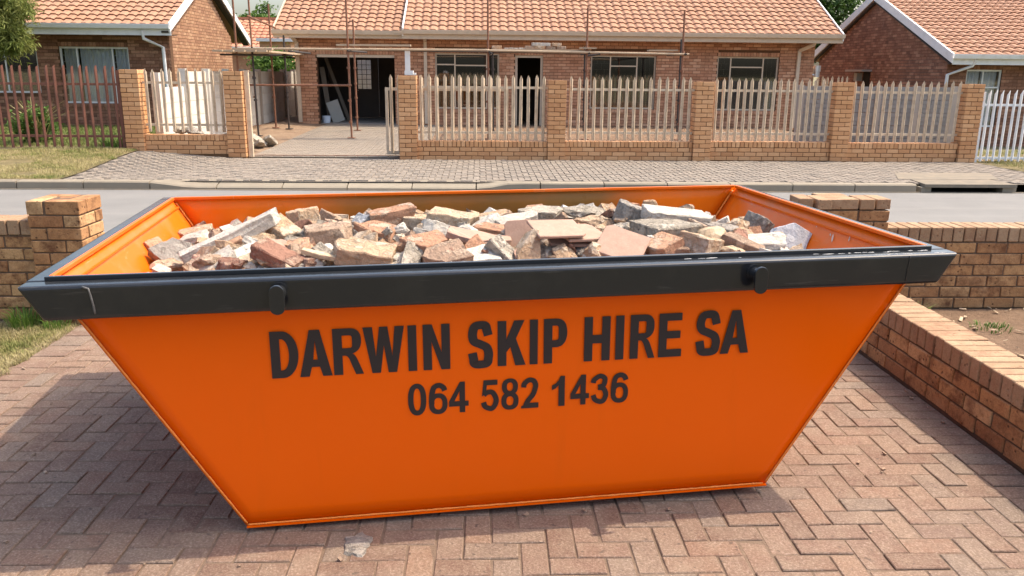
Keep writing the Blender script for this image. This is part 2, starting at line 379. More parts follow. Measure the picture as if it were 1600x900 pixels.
M['r_tile'] = rubble_mat('r_tile', [(.60,.385,.29),(.57,.365,.27),(.62,.41,.31)], (.64,.45,.35), .35, .15, None, .14, .64)
M['r_wood'] = rubble_mat('r_wood', [(.46,.34,.22),(.5,.38,.25)], (.6,.48,.34), .4, .4)
M['r_white'] = rubble_mat('r_white', [(.62,.63,.66),(.60,.61,.64)], (.72,.70,.68), .4, .4, None, .3, .78)
M['heap'] = rubble_mat('heap', [(.25,.19,.145),(.22,.165,.125)], (.40,.32,.25), .5, 1.0)

# ================================================================== the setting
def sstep(a, b, x):
    t = min(1, max(0, (x-a)/(b-a))); return t*t*(3-2*t)
def path_z(x, y):          # far verge: rises towards the left-hand fence
    return .03 + sstep(13.1, 16.4, y)*(.02 + .17*(1-sstep(-7.2, -4.2, x)))
def yard_z(x, y):
    base = .05 + .17*(1-sstep(-7.2, -4.2, x))
    return base + sstep(16.4, 24, y)*(.10 if x < 9 else -.22)*(1 if x > -6.3 else 0)

def sheet(name, x0, x1, y0, y1, zf, mat, nx=2, ny=2, kind='structure'):
    mb = MB(); vs_ = []; fs = []
    for j in range(ny+1):
        for i in range(nx+1):
            x = x0+(x1-x0)*i/nx; y = y0+(y1-y0)*j/ny
            vs_.append((x, y, zf(x, y) if callable(zf) else zf))
    for j in range(ny):
        for i in range(nx):
            a = j*(nx+1)+i; fs.append((a, a+1, a+nx+2, a+nx+1))
    mb.add(vs_, fs); return mb.obj(name, mat, None, kind=kind)

sheet('ground', -400, 400, -300, 600, -.16, M['ground'])
sheet('road', -60, 60, 7.62, 12.96, lambda x, y: -.10 + .03*(1-((y-10.3)/2.7)**2), M['asphalt'], 4, 16)

# near driveway: joint bed + herringbone clay pavers
drive = sheet('driveway', -2.80, 2.40, 0.6, 7.4, -.0055, M['paver_joint'])
def paver_mesh(l, wd, h, seed, ch=.0035):
    rr = random.Random(seed); bm = bmesh.new()
    bmesh.ops.create_cube(bm, size=1)
    for v in bm.verts:
        v.co = Vector((v.co.x*l + rr.uniform(-.0035,.0025), v.co.y*wd + rr.uniform(-.003,.002), (v.co.z-.5)*h + (rr.uniform(-.002,.002) if v.co.z > 0 else 0)))
    top = [e for e in bm.edges if all(v.co.z > -h*.5 for v in e.verts)]
    bmesh.ops.bevel(bm, geom=top, offset=ch, segments=1, affect='EDGES')
    bmesh.ops.delete(bm, geom=[f for f in bm.faces if f.normal.z < -.9], context='FACES')
    m = bpy.data.meshes.new('paver'); bm.to_mesh(m); bm.free(); m.materials.append(M['paver']); return m
PL, PW, PM = .1980, .0960, .1025
pavers = []
ni, nj = 46, int((7.4-0.6)/PM)
X0, Y0 = 2.194-46*PM, 0.62
for i in range(-1, ni+1):
    for j in range(-1, nj+1):
        k = (i-j) % 4
        if k == 0:
            c = (X0+(i+1)*PM, Y0+(j+.5)*PM, 0)
            a, b = X0+i*PM, X0+(i+2)*PM
            cut = (max(a, X0), min(b, 2.194))
            if cut[1]-cut[0] > .05: pavers.append(((cut[0]+cut[1])/2, c[1], 0, (cut[1]-cut[0])-.0065, PW))
        elif k == 3:
            x = X0+(i+.5)*PM
            if X0 < x < 2.194: pavers.append((x, Y0+(j+1)*PM, 1, PL, PW))
for j in range(int(6.8/PM)):
    pavers.append((2.2965, .66+j*PM, 0, PL, PW)); pavers.append((X0-.1025, .66+j*PM, 0, PL, PW))
def paver_view(p):
    d = Vector((p[0], p[1], 0)) - Vector((0, 0, CAM_H)); z = d.dot(FWD)
    if z < .3: return 9e9
    x = 800+F_PX*d.dot(RGT)/z; y = 450-F_PX*d.dot(UPV)/z
    s = Vector((x, y)); hid = (400 < x < 1190 and y < 765) or y < 470 or (y < 790 and 110+(y-493)*.84 < x < 1419-(y-437)*.7)
    return 1e6+p[1] if (x < -20 or x > 1620 or y > 925 or hid) else p[1]
pavers.sort(key=paver_view)
pm = {}
def pmesh(l, wd):
    key = (round(l, 2), random.randrange(8))
    if key not in pm: pm[key] = paver_mesh(l, wd, .05, hash(key) % 9999)
    return pm[key]
field = MB()
for q, (x, y, r, l, wd) in enumerate(pavers):
    # the patched paver beside the skip stays broken
    z = random.uniform(-.004, .002); rot = (random.uniform(-.014,.014), random.uniform(-.012,.012), (math.pi/2 if r else 0)+random.uniform(-.012,.012))
    if random.random() < .5: rot = (rot[0], rot[1], rot[2]+math.pi)
    if q < 300:
        put('paver', pmesh(l, wd), drive, (x, y, z), rot)
    else:
        m = pmesh(l, wd); mt = Matrix.Translation((x, y, z)) @ Euler(rot).to_matrix().to_4x4()
        field.add([mt @ v.co for v in m.vertices], [tuple(p.vertices) for p in m.polygons])
field.obj('paver_field', M['paver'], drive, kind='stuff')
# cement patch over a broken paver
mb = MB(); pts = []
for k in range(22):
    a = 2*math.pi*k/22; rr = .048*(1+.6*noise.noise(Vector((math.cos(a)*1.7, math.sin(a)*1.7, 3.1))))
    pts.append((-.455+rr*1.15*math.cos(a), 2.78+rr*1.5*math.sin(a)))
b = len(mb.v); mb.v.append((-.455, 2.78, .0075)); 
for s_, z in ((.55,.0068),(.9,.005),(1.0,-.004)):
    for (x, y) in pts: mb.v.append((-.455+(x+.455)*s_, 2.78+(y-2.78)*s_, z+random.uniform(-.0008,.0008)))
for k in range(22):
    k2 = (k+1) % 22; mb.f.append((0, 1+k, 1+k2))
    for l in range(2): mb.f.append((1+l*22+k, 1+(l+1)*22+k, 1+(l+1)*22+k2, 1+l*22+k2))
mb.obj('cement_patch', M['r_grey'], drive)

rr = random.Random(12); mb = MB()
for k in range(260):
    x, y = rr.uniform(-2.7, 2.35), rr.uniform(2.2, 6.5); s = rr.choice((.002,.003,.004,.006,.010)); a = rr.uniform(0, 6.28); z = .002
    if abs(x-2.37) < .5 and rr.random() < .6: x = 2.37-abs(rr.gauss(0,.03))
    mt = Matrix.Translation((x, y, z+s*.3)) @ Euler((rr.uniform(-.3,.3), rr.uniform(-.3,.3), a)).to_matrix().to_4x4()
    mb.hexa([mt @ Vector((p_*s, q_*s*.55, r_*s*.35)) for p_, q_, r_ in ((-1,-1,-1),(1,-1,-1),(1,1,-1),(-1,1,-1),(-1,-1,1),(1,-1,1),(1,1,1),(-1,1,1))])
mb.obj('grit', M['r_brown'], None, kind='stuff')['label'] = 'grit and leaf bits scattered on the driveway pavers'
sheet('lawn', -9, -2.73, 0.2, 5.62, lambda x, y: -.012 + .012*noise.noise(Vector((x*2, y*2, 0))), M['turf'], 40, 36)
sheet('garden_bed', 2.52, 9, 0.2, 5.86, lambda x, y: .015 + .03*noise.noise(Vector((x*1.7, y*1.7, 4)))+.012*noise.noise(Vector((x*7, y*7, 4))), M['soil'], 60, 60)
sheet('near_verge', -60, 60, 5.9, 7.48, -.035, M['turf'])
mb = MB(); mb.box(-60, 60, 7.48, 7.615, -.2, .02); mb.obj('near_kerb', M['kerb'], None, kind='structure')

# far verge: paved strip, lawns, kerb stones
path = sheet('pavement', -6.48, 9.78, 13.12, 16.5, lambda x, y: path_z(x, y)-.016, M['path_joint'], 40, 10)
mb = MB()
for i in range(-1, int(16.3/PM)):
    for j in range(0, int(3.2/PM)):
        k = (i-j) % 4
        if k not in (0, 3): continue
        if k == 0: x, y, l, wd = -6.46+(i+1)*PM, 13.16+(j+.5)*PM, PL, PW
        else: x, y, l, wd = -6.46+(i+.5)*PM, 13.16+(j+1)*PM, PW, PL
        if x+l/2 > 9.78 or x-l/2 < -6.48 or y+wd/2 > 16.25: continue
        z = path_z(x, y)+random.uniform(-.003,.003); a, c = l/2, wd/2; e = .012
        t = [random.uniform(-.002,.002) for _ in range(4)]
        mb.add([(x-a,y-c,z-.03),(x+a,y-c,z-.03),(x+a,y+c,z-.03),(x-a,y+c,z-.03),(x-a+e/2,y-c+e/2,z+t[0]),(x+a-e/2,y-c+e/2,z+t[1]),(x+a-e/2,y+c-e/2,z+t[2]),(x-a+e/2,y+c-e/2,z+t[3])],
               [(4,5,6,7),(0,1,5,4),(1,2,6,5),(2,3,7,6),(3,0,4,7)])
mb.obj('paver_field', M['path_paver'], path, kind='stuff')
sheet('verge_lawn', -40, -6.47, 13.10, 18.2, lambda x, y: path_z(x, y)+.004+.010*noise.noise(Vector((x*2, y*2, 9)))*(1 if 13.3 < y and x < -6.8 else 0), M['turf'], 120, 20)
sheet('right_verge', 9.77, 40, 13.10, 18.2, lambda x, y: .034+.015*noise.noise(Vector((x, y, 2))), M['turf'], 40, 10)

kerb = thing('far_kerb', (0, 12.95, -.1), None, None); kerb['kind'] = 'structure'
def kerb_prof(x):      # height and slope of the kerb along the road: full left, dropped at the gateway, full right
    d = sstep(-5.15, -4.35, x)*(1-sstep(.0, .55, x)); return d
xk = -16.0
while xk < 20:
    ln = .98
    if 7.0 < xk+.5 < 8.5: xk += ln+.02; continue
    mb = MB(); secs = 4
    for i in range(secs+1):
        x = xk+ln*i/secs; d = kerb_prof(x); hf = .028-.075*d; yb = 13.12+.14*d
        j = random.uniform(-.002,.002)
        mb.v += [(x, 12.95, -.16), (x, 12.952+j, hf-.02), (x, 12.975+.01*d, hf), (x, yb, .032), (x, yb, -.16)]
    for i in range(secs):
        for k in range(4): a = i*5+k; mb.f.append((a, a+5, a+6, a+1))
    mb.f.append((0,1,2,3,4)); mb.f.append(tuple(secs*5+k for k in (4,3,2,1,0)))
    mb.obj('kerb_stone', M['kerb'], kerb); xk += ln+random.uniform(.012,.02)
mb = MB(); mb.box(-60, 60, 12.90, 12.948, -.13, -.088); mb.obj('gutter_strip', M['concrete_flat'], kerb)
mb = MB(); mb.box(-60, -16.02, 12.95, 13.1, -.16, .03); mb.box(20, 60, 12.95, 13.1, -.16, .03); mb.obj('kerb_run', M['kerb'], kerb)

# storm drain in the kerb
sd = thing('storm_drain', (7.75, 12.95, -.1), 'concrete storm drain inlet with dark slot in the far kerb', 'storm drain')
mb = MB(); mb.prism([(7.02,12.90),(8.5,12.90),(8.42,13.55),(7.1,13.55)], lambda a, b: (a, b, .038), lambda a, b: (a, b, -.012)); mb.obj('cover_slab', M['concrete_flat'], sd)
for q0, q1 in ((6.98, 7.14), (8.30, 8.52)): mb = MB(); mb.box(q0, q1, 12.94, 13.1, -.16, -.016); mb.obj('side_block', M['kerb'], sd)
mb = MB(); mb.box(7.14, 8.30, 13.3, 13.35, -.6, -.016); mb.box(7.14, 8.30, 12.97, 13.3, -.6, -.55); mb.obj('chamber', M['dark_void'], sd)
mb = MB(); mb.prism([(6.9,13.56),(8.6,13.56),(9.0,14.5),(7.3,14.5)], lambda a, b: (a, b, .040), lambda a, b: (a, b, .0)); mb.obj('apron_slab', M['concrete_flat'], sd)

# plots behind the fence
hd = sheet('house_drive', -4.45, -1.15, 16.5, 25.1, lambda x, y: yard_z(x, y)+.004, M['path_joint'], 6, 20)
mb = MB()
for j in range(int(8.55/PM)):
    for i in range(-1, 17):
        a = -4.45+i*.205+(.1025 if j % 2 else 0); b = min(a+.198, -1.15); a = max(a, -4.45)
        if b-a < .05: continue
        y = 16.55+j*PM; z = yard_z((a+b)/2, y)+.016+random.uniform(-.002,.002); e = .006
        mb.add([(a,y,z-.03),(b,y,z-.03),(b,y+.096,z-.03),(a,y+.096,z-.03),(a+e,y+e,z),(b-e,y+e,z),(b-e,y+.096-e,z),(a+e,y+.096-e,z)], [(4,5,6,7),(0,1,5,4),(1,2,6,5),(2,3,7,6),(3,0,4,7)])
mb.obj('paver_field', M['drive'], hd, kind='stuff')
sheet('yard', -6.3, 11.0, 16.5, 32, lambda x, y: yard_z(x, y)-.004, M['dirt'], 30, 30)
sheet('yard_paving', -1.14, 9.6, 16.9, 24.9, lambda x, y: yard_z(x, y)+.016, M['soil'], 20, 20)
sheet('left_lawn', -40, -6.32, 18.15, 40, lambda x, y: .205, M['yard_turf'], 10, 10)
sheet('right_lawn', 11.01, 40, 18.15, 40, lambda x, y: .03-.25*sstep(18.2, 21.5, y), M['yard_turf'], 10, 20)
sheet('back_ground', -60, 60, 31.9, 120, .10, M['ground'])

# ================================================================== brickwork
BL, BH, BJ = .222, .073, .011
def brick_mesh(l, d, h, mat, seed, ch=.004):
    rr = random.Random(seed); bm = bmesh.new(); bmesh.ops.create_cube(bm, size=1)
    j = .0016
    for v in bm.verts: v.co = Vector((v.co.x*l+rr.uniform(-j,j), v.co.y*d+rr.uniform(-j,j), v.co.z*h+rr.uniform(-j,j)))
    if ch: bmesh.ops.bevel(bm, geom=bm.edges[:], offset=ch, segments=1, affect='EDGES')
    m = bpy.data.meshes.new('brick'); bm.to_mesh(m); bm.free(); m.materials.append(mat); return m
_bc = {}
def brick(parent, c, l, d, h, rz, mat, ch=.004, jit=.0025):
    key = (round(l, 2), round(d, 2), round(h, 2), mat.name, random.randrange(4))
    if key not in _bc: _bc[key] = brick_mesh(l, d, h, mat, hash(key) % 99991, ch)
    c = Vector(c)+Vector((random.uniform(-jit,jit), random.uniform(-jit,jit), random.uniform(-jit,jit)*.4))
    return put('brick', _bc[key], parent, c, (random.uniform(-.006,.006), random.uniform(-.006,.006), rz+random.uniform(-.006,.006)+(math.pi if random.random() < .5 else 0)))

def brick_run(parent, p0, p1, depth_dir, z0, courses, mat, mort, thick=.222, coping=None, ch=.004, cope_mat=None, zslope=0, skin=.106, ends=True):
    """straight wall from p0 to p1 (its front face line), bricks on the front face, mortar core, brick-on-edge coping"""
    p0, p1 = Vector((*p0, 0)), Vector((*p1, 0)); u = (p1-p0).normalized(); L = (p1-p0).length; n = Vector((*depth_dir, 0))
    rz = math.atan2(u.y, u.x)
    ztop = z0+courses*(BH+BJ)
    core = MB(); core.obox(p0, u, n, .004, L-.004, .008, thick-.008, z0-.25, ztop-.003); core.obj('mortar', mort, parent)
    step = BL+BJ
    for k in range(courses):
        z = z0+k*(BH+BJ)+BH/2; s = 0 if k % 2 else -step/2
        while s < L-.02:
            a, b = max(s, 0), min(s+BL, L)
            if b-a > .04:
                cc = p0+u*((a+b)/2)+n*(skin/2); brick(parent, (cc.x, cc.y, z), b-a, skin, BH, rz, mat, ch)
            s += step
    if coping:
        nb = max(1, round(L/.084)); w_ = L/nb
        for i in range(nb):
            cc = p0+u*((i+.5)*w_)+n*(thick/2)
            brick(parent, (cc.x, cc.y, ztop+coping/2+.001+random.uniform(-.002,.002)), w_-.010, thick+.006, coping, rz, cope_mat or mat, ch)
        cm = MB(); cm.obox(p0, u, n, .006, L-.006, .010, thick-.010, ztop-.004, ztop+coping-.012); cm.obj('mortar', mort, parent)

def brick_pier(parent, x0, y0, z0, courses, mat, mort, top_edge=0, ch=.004, cap=True):
    """one-and-a-half brick square pier, pinwheel bond; x0,y0 = front left corner"""
    W_ = BL+BJ+.106; core = MB(); zt = z0+courses*(BH+BJ)+top_edge
    core.box(x0+.008, x0+W_-.008, y0+.008, y0+W_-.008, z0-.25, zt-.006); core.obj('mortar', mort, parent)
    rows = [(z0+k*(BH+BJ), BH) for k in range(courses)]
    if top_edge: rows.append((z0+courses*(BH+BJ), top_edge-.004))
    for k, (zb, h) in enumerate(rows):
        z = zb+h/2; A = BL/2; Bq = .053
        if k % 2 == 0:
            spots = [(A, Bq, 0), (W_-Bq, A, 1), (W_-A, W_-Bq, 0), (Bq, W_-A, 1)]
        else:
            spots = [(W_-A, Bq, 0), (W_-Bq, W_-A, 1), (A, W_-Bq, 0), (Bq, A, 1)]
        for sx_, sy_, r in spots: brick(parent, (x0+sx_, y0+sy_, z), BL, .106, h, math.pi/2*r, mat, ch)
        if cap and k == len(rows)-1: brick(parent, (x0+W_/2, y0+W_/2, z-.002), .104, .104, h, 0, mat, ch)
    return W_

# near walls
NB, NM = M['near_brick'], M['near_mortar']
t = thing('brick_pier', (-2.82, 5.75, 0), 'square brick pier on the near left, beside the skip rim', 'brick pier')
brick_pier(t, -2.99, 5.58, .0, 9, NB, NM, .092)
t = thing('brick_wall', (-4.2, 5.7, 0), 'low brick wall with brick-on-edge top at the left lawn edge', 'brick wall')
brick_run(t, (-5.4, 5.63), (-2.995, 5.63), (0, 1), .02, 7, NB, NM, .222, .100, cope_mat=M['coping_brick'])
t = thing('brick_pier', (2.63, 6.0, 0), 'wide brick pier with loose top bricks, behind the right end of the skip', 'brick pier')
RPX0, RPX1 = 2.28, 2.968
core = MB(); core.box(RPX0+.01, RPX1-.01, 5.90, 6.22, -.1, .75); core.obj('mortar', NM, t)
for k in range(9):
    z = k*(BH+BJ)+BH/2; s = RPX0-(.116 if k % 2 else 0)
    while s < RPX1-.03:
        a, b = max(s, RPX0), min(s+BL, RPX1)
        if b-a > .04:
            brick(t, ((a+b)/2, 5.943, z), b-a, .106, BH, 0, NB); brick(t, ((a+b)/2, 6.177, z), b-a, .106, BH, 0, NB)
        s += BL+BJ
    for xx in (RPX0+.053, RPX1-.053):
        if k % 2 == 0: brick(t, (xx, 6.06, z), .106, .115, BH, 0, NB)
for (xx, yy, l, d, rz) in ((2.36,6.03,.222,.106,1.5),(2.48,5.99,.222,.106,1.62),(2.62,5.945,.222,.106,.02),(2.62,6.06,.222,.106,-.01),(2.62,6.17,.222,.106,.03),(2.80,6.0,.222,.106,1.55),(2.915,6.01,.222,.106,1.6)):
    brick(t, (xx, yy, .757+.037), l, d, .073, rz, M['coping_brick'])
t = thing('brick_wall', (4.4, 6.0, 0), 'brick boundary wall with brick-on-edge top behind the bare soil bed', 'brick wall')
brick_run(t, (2.975, 5.92), (5.9, 5.92), (0, 1), .010, 6, NB, NM, .222, .106, cope_mat=M['coping_brick'])
t = thing('brick_wall', (2.5, 4.2, 0), 'low brick kerb wall running along the right edge of the driveway', 'brick wall')
brick_run(t, (2.405, 5.89), (2.405, 1.6), (1, 0), .012, 3, NB, NM, .235, .106, cope_mat=M['coping_brick'])

# ================================================================== street fence across the road
FB, FM, FP = M['fence_brick'], M['mortar'], M['fence_paint']
pillars = [(-6.70, 16.28, .17, 18, 'brick fence pillar where the rust-brown palisade meets the cream one'),
           (-4.80, 16.28, .07, 19, 'brick fence pillar at the left of the open gateway, tan post beside it'),
           (-1.54, 16.28, .02, 19, 'brick fence pillar at the right of the open gateway'),
           (1.31, 16.28, .04, 18, 'brick fence pillar in front of the dark front doorway'),
           (4.15, 16.28, .04, 18, 'brick fence pillar between the two right-hand windows of the middle house'),
           (6.87, 16.28, .05, 18, 'brick fence pillar at the right corner of the middle house'),
           (9.44, 16.28, .04, 18, 'rightmost brick fence pillar, touching the white palisade')]
for (x, y, z, n, lab) in pillars:
    t = thing('fence_pillar', (x+.17, y+.17, z), lab, 'fence pillar', 'brick pillars of the street fence')
    brick_pier(t, x, y, z, n, FB, FM, 0, .0035)
dwarf = [(-6.36, -4.805, .12, 'low brick wall under the cream palisade left of the gateway'),
         (-1.20, 1.305, .03, 'low brick wall under the palisade beside the gateway, before the doorway'),
         (1.65, 4.145, .04, 'low brick wall under the palisade before the middle window'),
         (4.49, 6.865, .05, 'low brick wall under the palisade before the right-hand window'),
         (7.21, 9.435, .04, 'low brick wall under the rightmost cream palisade')]
for a, b, z, lab in dwarf:
    t = thing('dwarf_wall', ((a+b)/2, 16.4, z), lab, 'brick wall', 'low brick walls of the street fence')
    brick_run(t, (a, 16.34), (b, 16.34), (0, 1), z, 3, FB, FM, .20, .106, .0035)

# palisade pickets: folded W pales with a split point
def picket_mesh(h, wd, mat, style='triple', dep=.02):
    xs = [-wd/2, -wd/4, 0, wd/4, wd/2] if style != 'angle' else [-wd/2, 0, wd/2]
    ys = [0, -dep, -.004, -dep, 0] if style != 'angle' else [0, -dep, 0]
    if style == 'triple': tops = [h-.075, h-.035, h, h-.035, h-.075]
    elif style == 'angle': tops = [h-.09, h-.02, h]
    else: tops = [h-.06, h-.02, h, h-.02, h-.06]
    n = len(xs); th = .004; vs_ = []
    for off in (0, th):
        for x, y in zip(xs, ys): vs_.append((x, y+off, 0))
        for x, y, z in zip(xs, ys, tops): vs_.append((x, y+off, z))
    fs = []
    for i in range(n-1):
        fs.append((i, i+1, n+i+1, n+i)); fs.append((2*n+i+1, 2*n+i, 3*n+i, 3*n+i+1)); fs.append((n+i, n+i+1, 3*n+i+1, 3*n+i))
        fs.append((i+1, i, 2*n+i, 2*n+i+1))
    fs.append((0, n, 3*n, 2*n)); fs.append((n-1, 2*n+n-1, 3*n+n-1, n+n-1))
    m = bpy.data.meshes.new('picket'); m.from_pydata(vs_, [], fs); m.materials.append(mat); return m
def palisade(label, x0, x1, y, z0, ztop, mat, spacing, rails, wd=.062, style='triple', lean=0, group='palisade panels of the street fence', name='palisade_fence', wob=.012, seed=1, slope=0, off=.0):
    rr = random.Random(seed)
    t = thing(name, ((x0+x1)/2, y, z0), label, 'fence', group)
    for rz in rails:
        mb = MB(); mb.box(x0-.004, x1+.004, y+.008, y+.048, rz-.022, rz+.022); mb.obj('rail', mat, t)
    n = max(2, round((x1-x0-2*off)/spacing)); ms = [picket_mesh(ztop-z0, wd, mat, style) for _ in range(2)]
    for i in range(n):
        x = x0+off+(i+.5)*(x1-x0-2*off)/n
        put('picket', ms[i % 2], t, (x+rr.uniform(-.006,.006), y, z0+rr.uniform(-.012,.012)), (rr.uniform(-wob,wob)*.6, lean+rr.uniform(-wob,wob), rr.uniform(-.06,.06)))
    return t
palisade('cream palisade panel left of the gateway, white precast wall showing behind it', -6.35, -4.81, 16.42, .53, 1.70, FP, .158, (.66, 1.44), seed=3, lean=.0)
palisade('cream palisade panel next to the gateway, with the slid-open gate behind it', -1.19, 1.30, 16.42, .40, 1.64, FP, .150, (.55, 1.40), seed=4)
palisade('cream palisade panel in front of the middle window', 1.66, 4.14, 16.42, .42, 1.63, FP, .152, (.56, 1.38), seed=5)
palisade('cream palisade panel in front of the right-hand window', 4.50, 6.86, 16.42, .42, 1.62, FP, .143, (.56, 1.38), seed=6)
palisade('rightmost cream palisade panel, grey precast wall showing behind it', 7.22, 9.43, 16.42, .42, 1.60, FP, .148, (.56, 1.37), seed=7)
t = palisade('rust-brown steel palisade fence along the left lawn', -12.6, -6.76, 16.34, .20, 1.74, M['brown_paint'], .155, (.44, 1.40), .055, 'angle', group='palisade fences of the neighbours', seed=8, wob=.02)
mb = MB(); mb.box(-6.80, -6.74, 16.36, 16.42, .18, 1.66); mb.obj('post', M['brown_paint'], t)
t = palisade('white steel palisade fence at the right edge, beside the last pillar', 9.86, 14.5, 16.34, .06, 1.44, M['fence_white'], .128, (.12, 1.15), .055, 'angle', group='palisade fences of the neighbours', seed=9, wob=.008)
mb = MB(); mb.box(9.80, 9.85, 16.33, 16.39, .03, 1.40); mb.obj('post', M['fence_white'], t)
# slid-open gate behind the second panel
g = thing('sliding_gate', (-.6, 16.66, .06), 'cream steel sliding gate pushed open, its end standing beside the gateway pillar', 'gate')
mb = MB()
mb.box(-1.83, -1.775, 16.64, 16.69, .10, 1.38); mb.box(.50, .555, 16.64, 16.69, .10, 1.38)
mb.box(-1.774, .499, 16.64, 16.69, 1.325, 1.38); mb.box(-1.774, .499, 16.64, 16.69, .10, .175); mb.obj('gate_frame', FP, g)
gm = picket_mesh(1.50, .062, FP)
for i in range(-4, 11): put('picket', gm, g, (1.0131*(-1.19+(i+.5)*.14647)+.012, 16.635, .13), (0, random.uniform(-.006,.006), 0))
for xx in (-1.2, .1):
    mb = MB(); mb.tube([(xx, 16.65, .09), (xx, 16.68, .09)], .04, 14); mb.obj('wheel', M['dark_tube'], g)
mb = MB(); mb.box(-4.4, -1.2, 16.645, 16.685, .045, .078); mb.own('gate_track', M['rust_tube'], (-2.8, 16.66, .05))
tag(bpy.data.objects['gate_track'], 'dark steel gate track lying across the gateway', 'gate track')
mb = MB(); mb.box(-4.44, -4.36, 16.40, 16.47, .06, 1.66); mb.box(-4.447, -4.353, 16.393, 16.477, 1.66, 1.675)
tag(mb.own('gate_post', FP, (-4.4, 16.43, .06)), 'cream steel gate post against the left gateway pillar', 'gate post')
# ================================================================== houses
def brick_face(mb, o, u, n, L, z0, z1, openings=(), rng=None, proud=.0, seed=1, lint=True):
    """bricks of a far wall, clipped round its openings; rng(z)->(u0,u1) limits a gable course"""
    o, u, n = Vector(o), Vector(u), Vector(n); rr = random.Random(seed)
    step = .232; ch = .0845; nz = int((z1-z0)/ch)
    for k in range(nz):
        za = z0+k*ch+.005; zb = za+.0735
        spans = [rng((za+zb)/2)] if rng else [(0, L)]
        for (a, b, c, d) in openings:
            d2 = d+(.118 if lint else 0)
            if zb > c-.02 and za < d2-.01:
                new = []
                for s in spans:
                    if b <= s[0] or a >= s[1]: new.append(s); continue
                    if a > s[0]: new.append((s[0], a))
                    if b < s[1]: new.append((b, s[1]))
                spans = new
        for (sa, sb) in spans:
            s = math.floor((sa)/step)*step - (step/2 if k % 2 else 0)
            while s < sb:
                a = max(s, sa); b = min(s+.222, sb)
                if b-a > .03:
                    j = rr.uniform(-.002,.002); mb.obox(o, u, n, a, b, -.02, .006+j, za, zb)
                s += step
    if lint:
        for (a, b, c, d) in openings:
            m_ = int((b-a)/.085)
            for i in range(m_):
                w_ = (b-a)/m_; mb.obox(o, u, n, a+i*w_, a+(i+1)*w_-.010, -.02, .009, d+.004, d+.112)
def wall_core(mb, o, u, n, L, z0, z1, openings=(), th=.22):
    us = sorted({0, L, *[q for op in openings for q in op[:2]]}); zs = sorted({z0, z1, *[q for op in openings for q in op[2:]]})
    for i in range(len(us)-1):
        for j in range(len(zs)-1):
            cu, cz = (us[i]+us[i+1])/2, (zs[j]+zs[j+1])/2
            if not any(a < cu < b and c < cz < d for a, b, c, d in openings): mb.obox(o, u, n, us[i], us[i+1], -th, -.001, zs[j], zs[j+1])

def roof_tile_mesh(wd, ln, mat, seed=0):
    n = 8; rr = random.Random(seed); vs_ = []; prof = []
    for i in range(n+1):
        t = i/n; prof.append((t*wd, .030*(math.sin(2*math.pi*t-.6)*.6+.25*math.sin(4*math.pi*t))))
    for (y, dz) in ((0, .034), (ln*1.06, .0)):
        for x, z in prof: vs_.append((x, y+rr.uniform(-.002,.002), z+dz))
    for x, z in prof: vs_.append((x, .004, z+.006))
    m1 = n+1; fs = []
    for i in range(n): fs.append((i, i+1, m1+i+1, m1+i)); fs.append((2*m1+i, 2*m1+i+1, i+1, i))
    m = bpy.data.meshes.new('roof_tile'); m.from_pydata(vs_, [], fs); m.materials.append(mat)
    for p in m.polygons: p.use_smooth = False
    return m
def tiled_roof(house, x0, x1, ye, ze, pitch, rows, wd, ln, mat, nobj, skip_cols=None, label=None, first_rows=99):
    deck = MB(); c, s = math.cos(pitch), math.sin(pitch); S = rows*ln
    P = lambda x, q, h: (x, ye+q*c-h*s, ze+q*s+h*c)
    deck.hexa([P(x0,0,-.06),P(x1,0,-.06),P(x1,S,-.06),P(x0,S,-.06),P(x0,0,-.022),P(x1,0,-.022),P(x1,S,-.022),P(x0,S,-.022)])
    roof = deck.obj('roof', M['dark_void'], house)
    cols = int(round((x1-x0)/wd)); w_ = (x1-x0)/cols
    tm = [roof_tile_mesh(w_*1.005, ln, mat, q) for q in range(3)]
    rest = MB(); count = 0
    for r in range(rows):
        for k in range(cols):
            x = x0+k*w_; loc = Vector(P(x, r*ln-.03, random.uniform(-.002,.003))); rot = (pitch+random.uniform(-.006,.006), random.uniform(-.005,.005), random.uniform(-.006,.006))
            seen = True
            d = Vector((x+w_/2, loc.y, loc.z))-Vector((0,0,CAM_H)); zz = d.dot(FWD); px = 800+F_PX*d.dot(RGT)/zz; py = 450-F_PX*d.dot(UPV)/zz
            seen = -6 < px < 1606 and py > -8
            if count < nobj and seen: put('roof_tile', tm[(k*7+r) % 3], roof, loc, rot); count += 1
            else:
                m = tm[(k*7+r) % 3]; mt = Matrix.Translation(loc) @ Euler(rot).to_matrix().to_4x4()
                rest.add([mt @ v.co for v in m.vertices], [tuple(p.vertices) for p in m.polygons])
    if rest.v: rest.obj('tile_field', mat, roof, kind='stuff')
    return roof

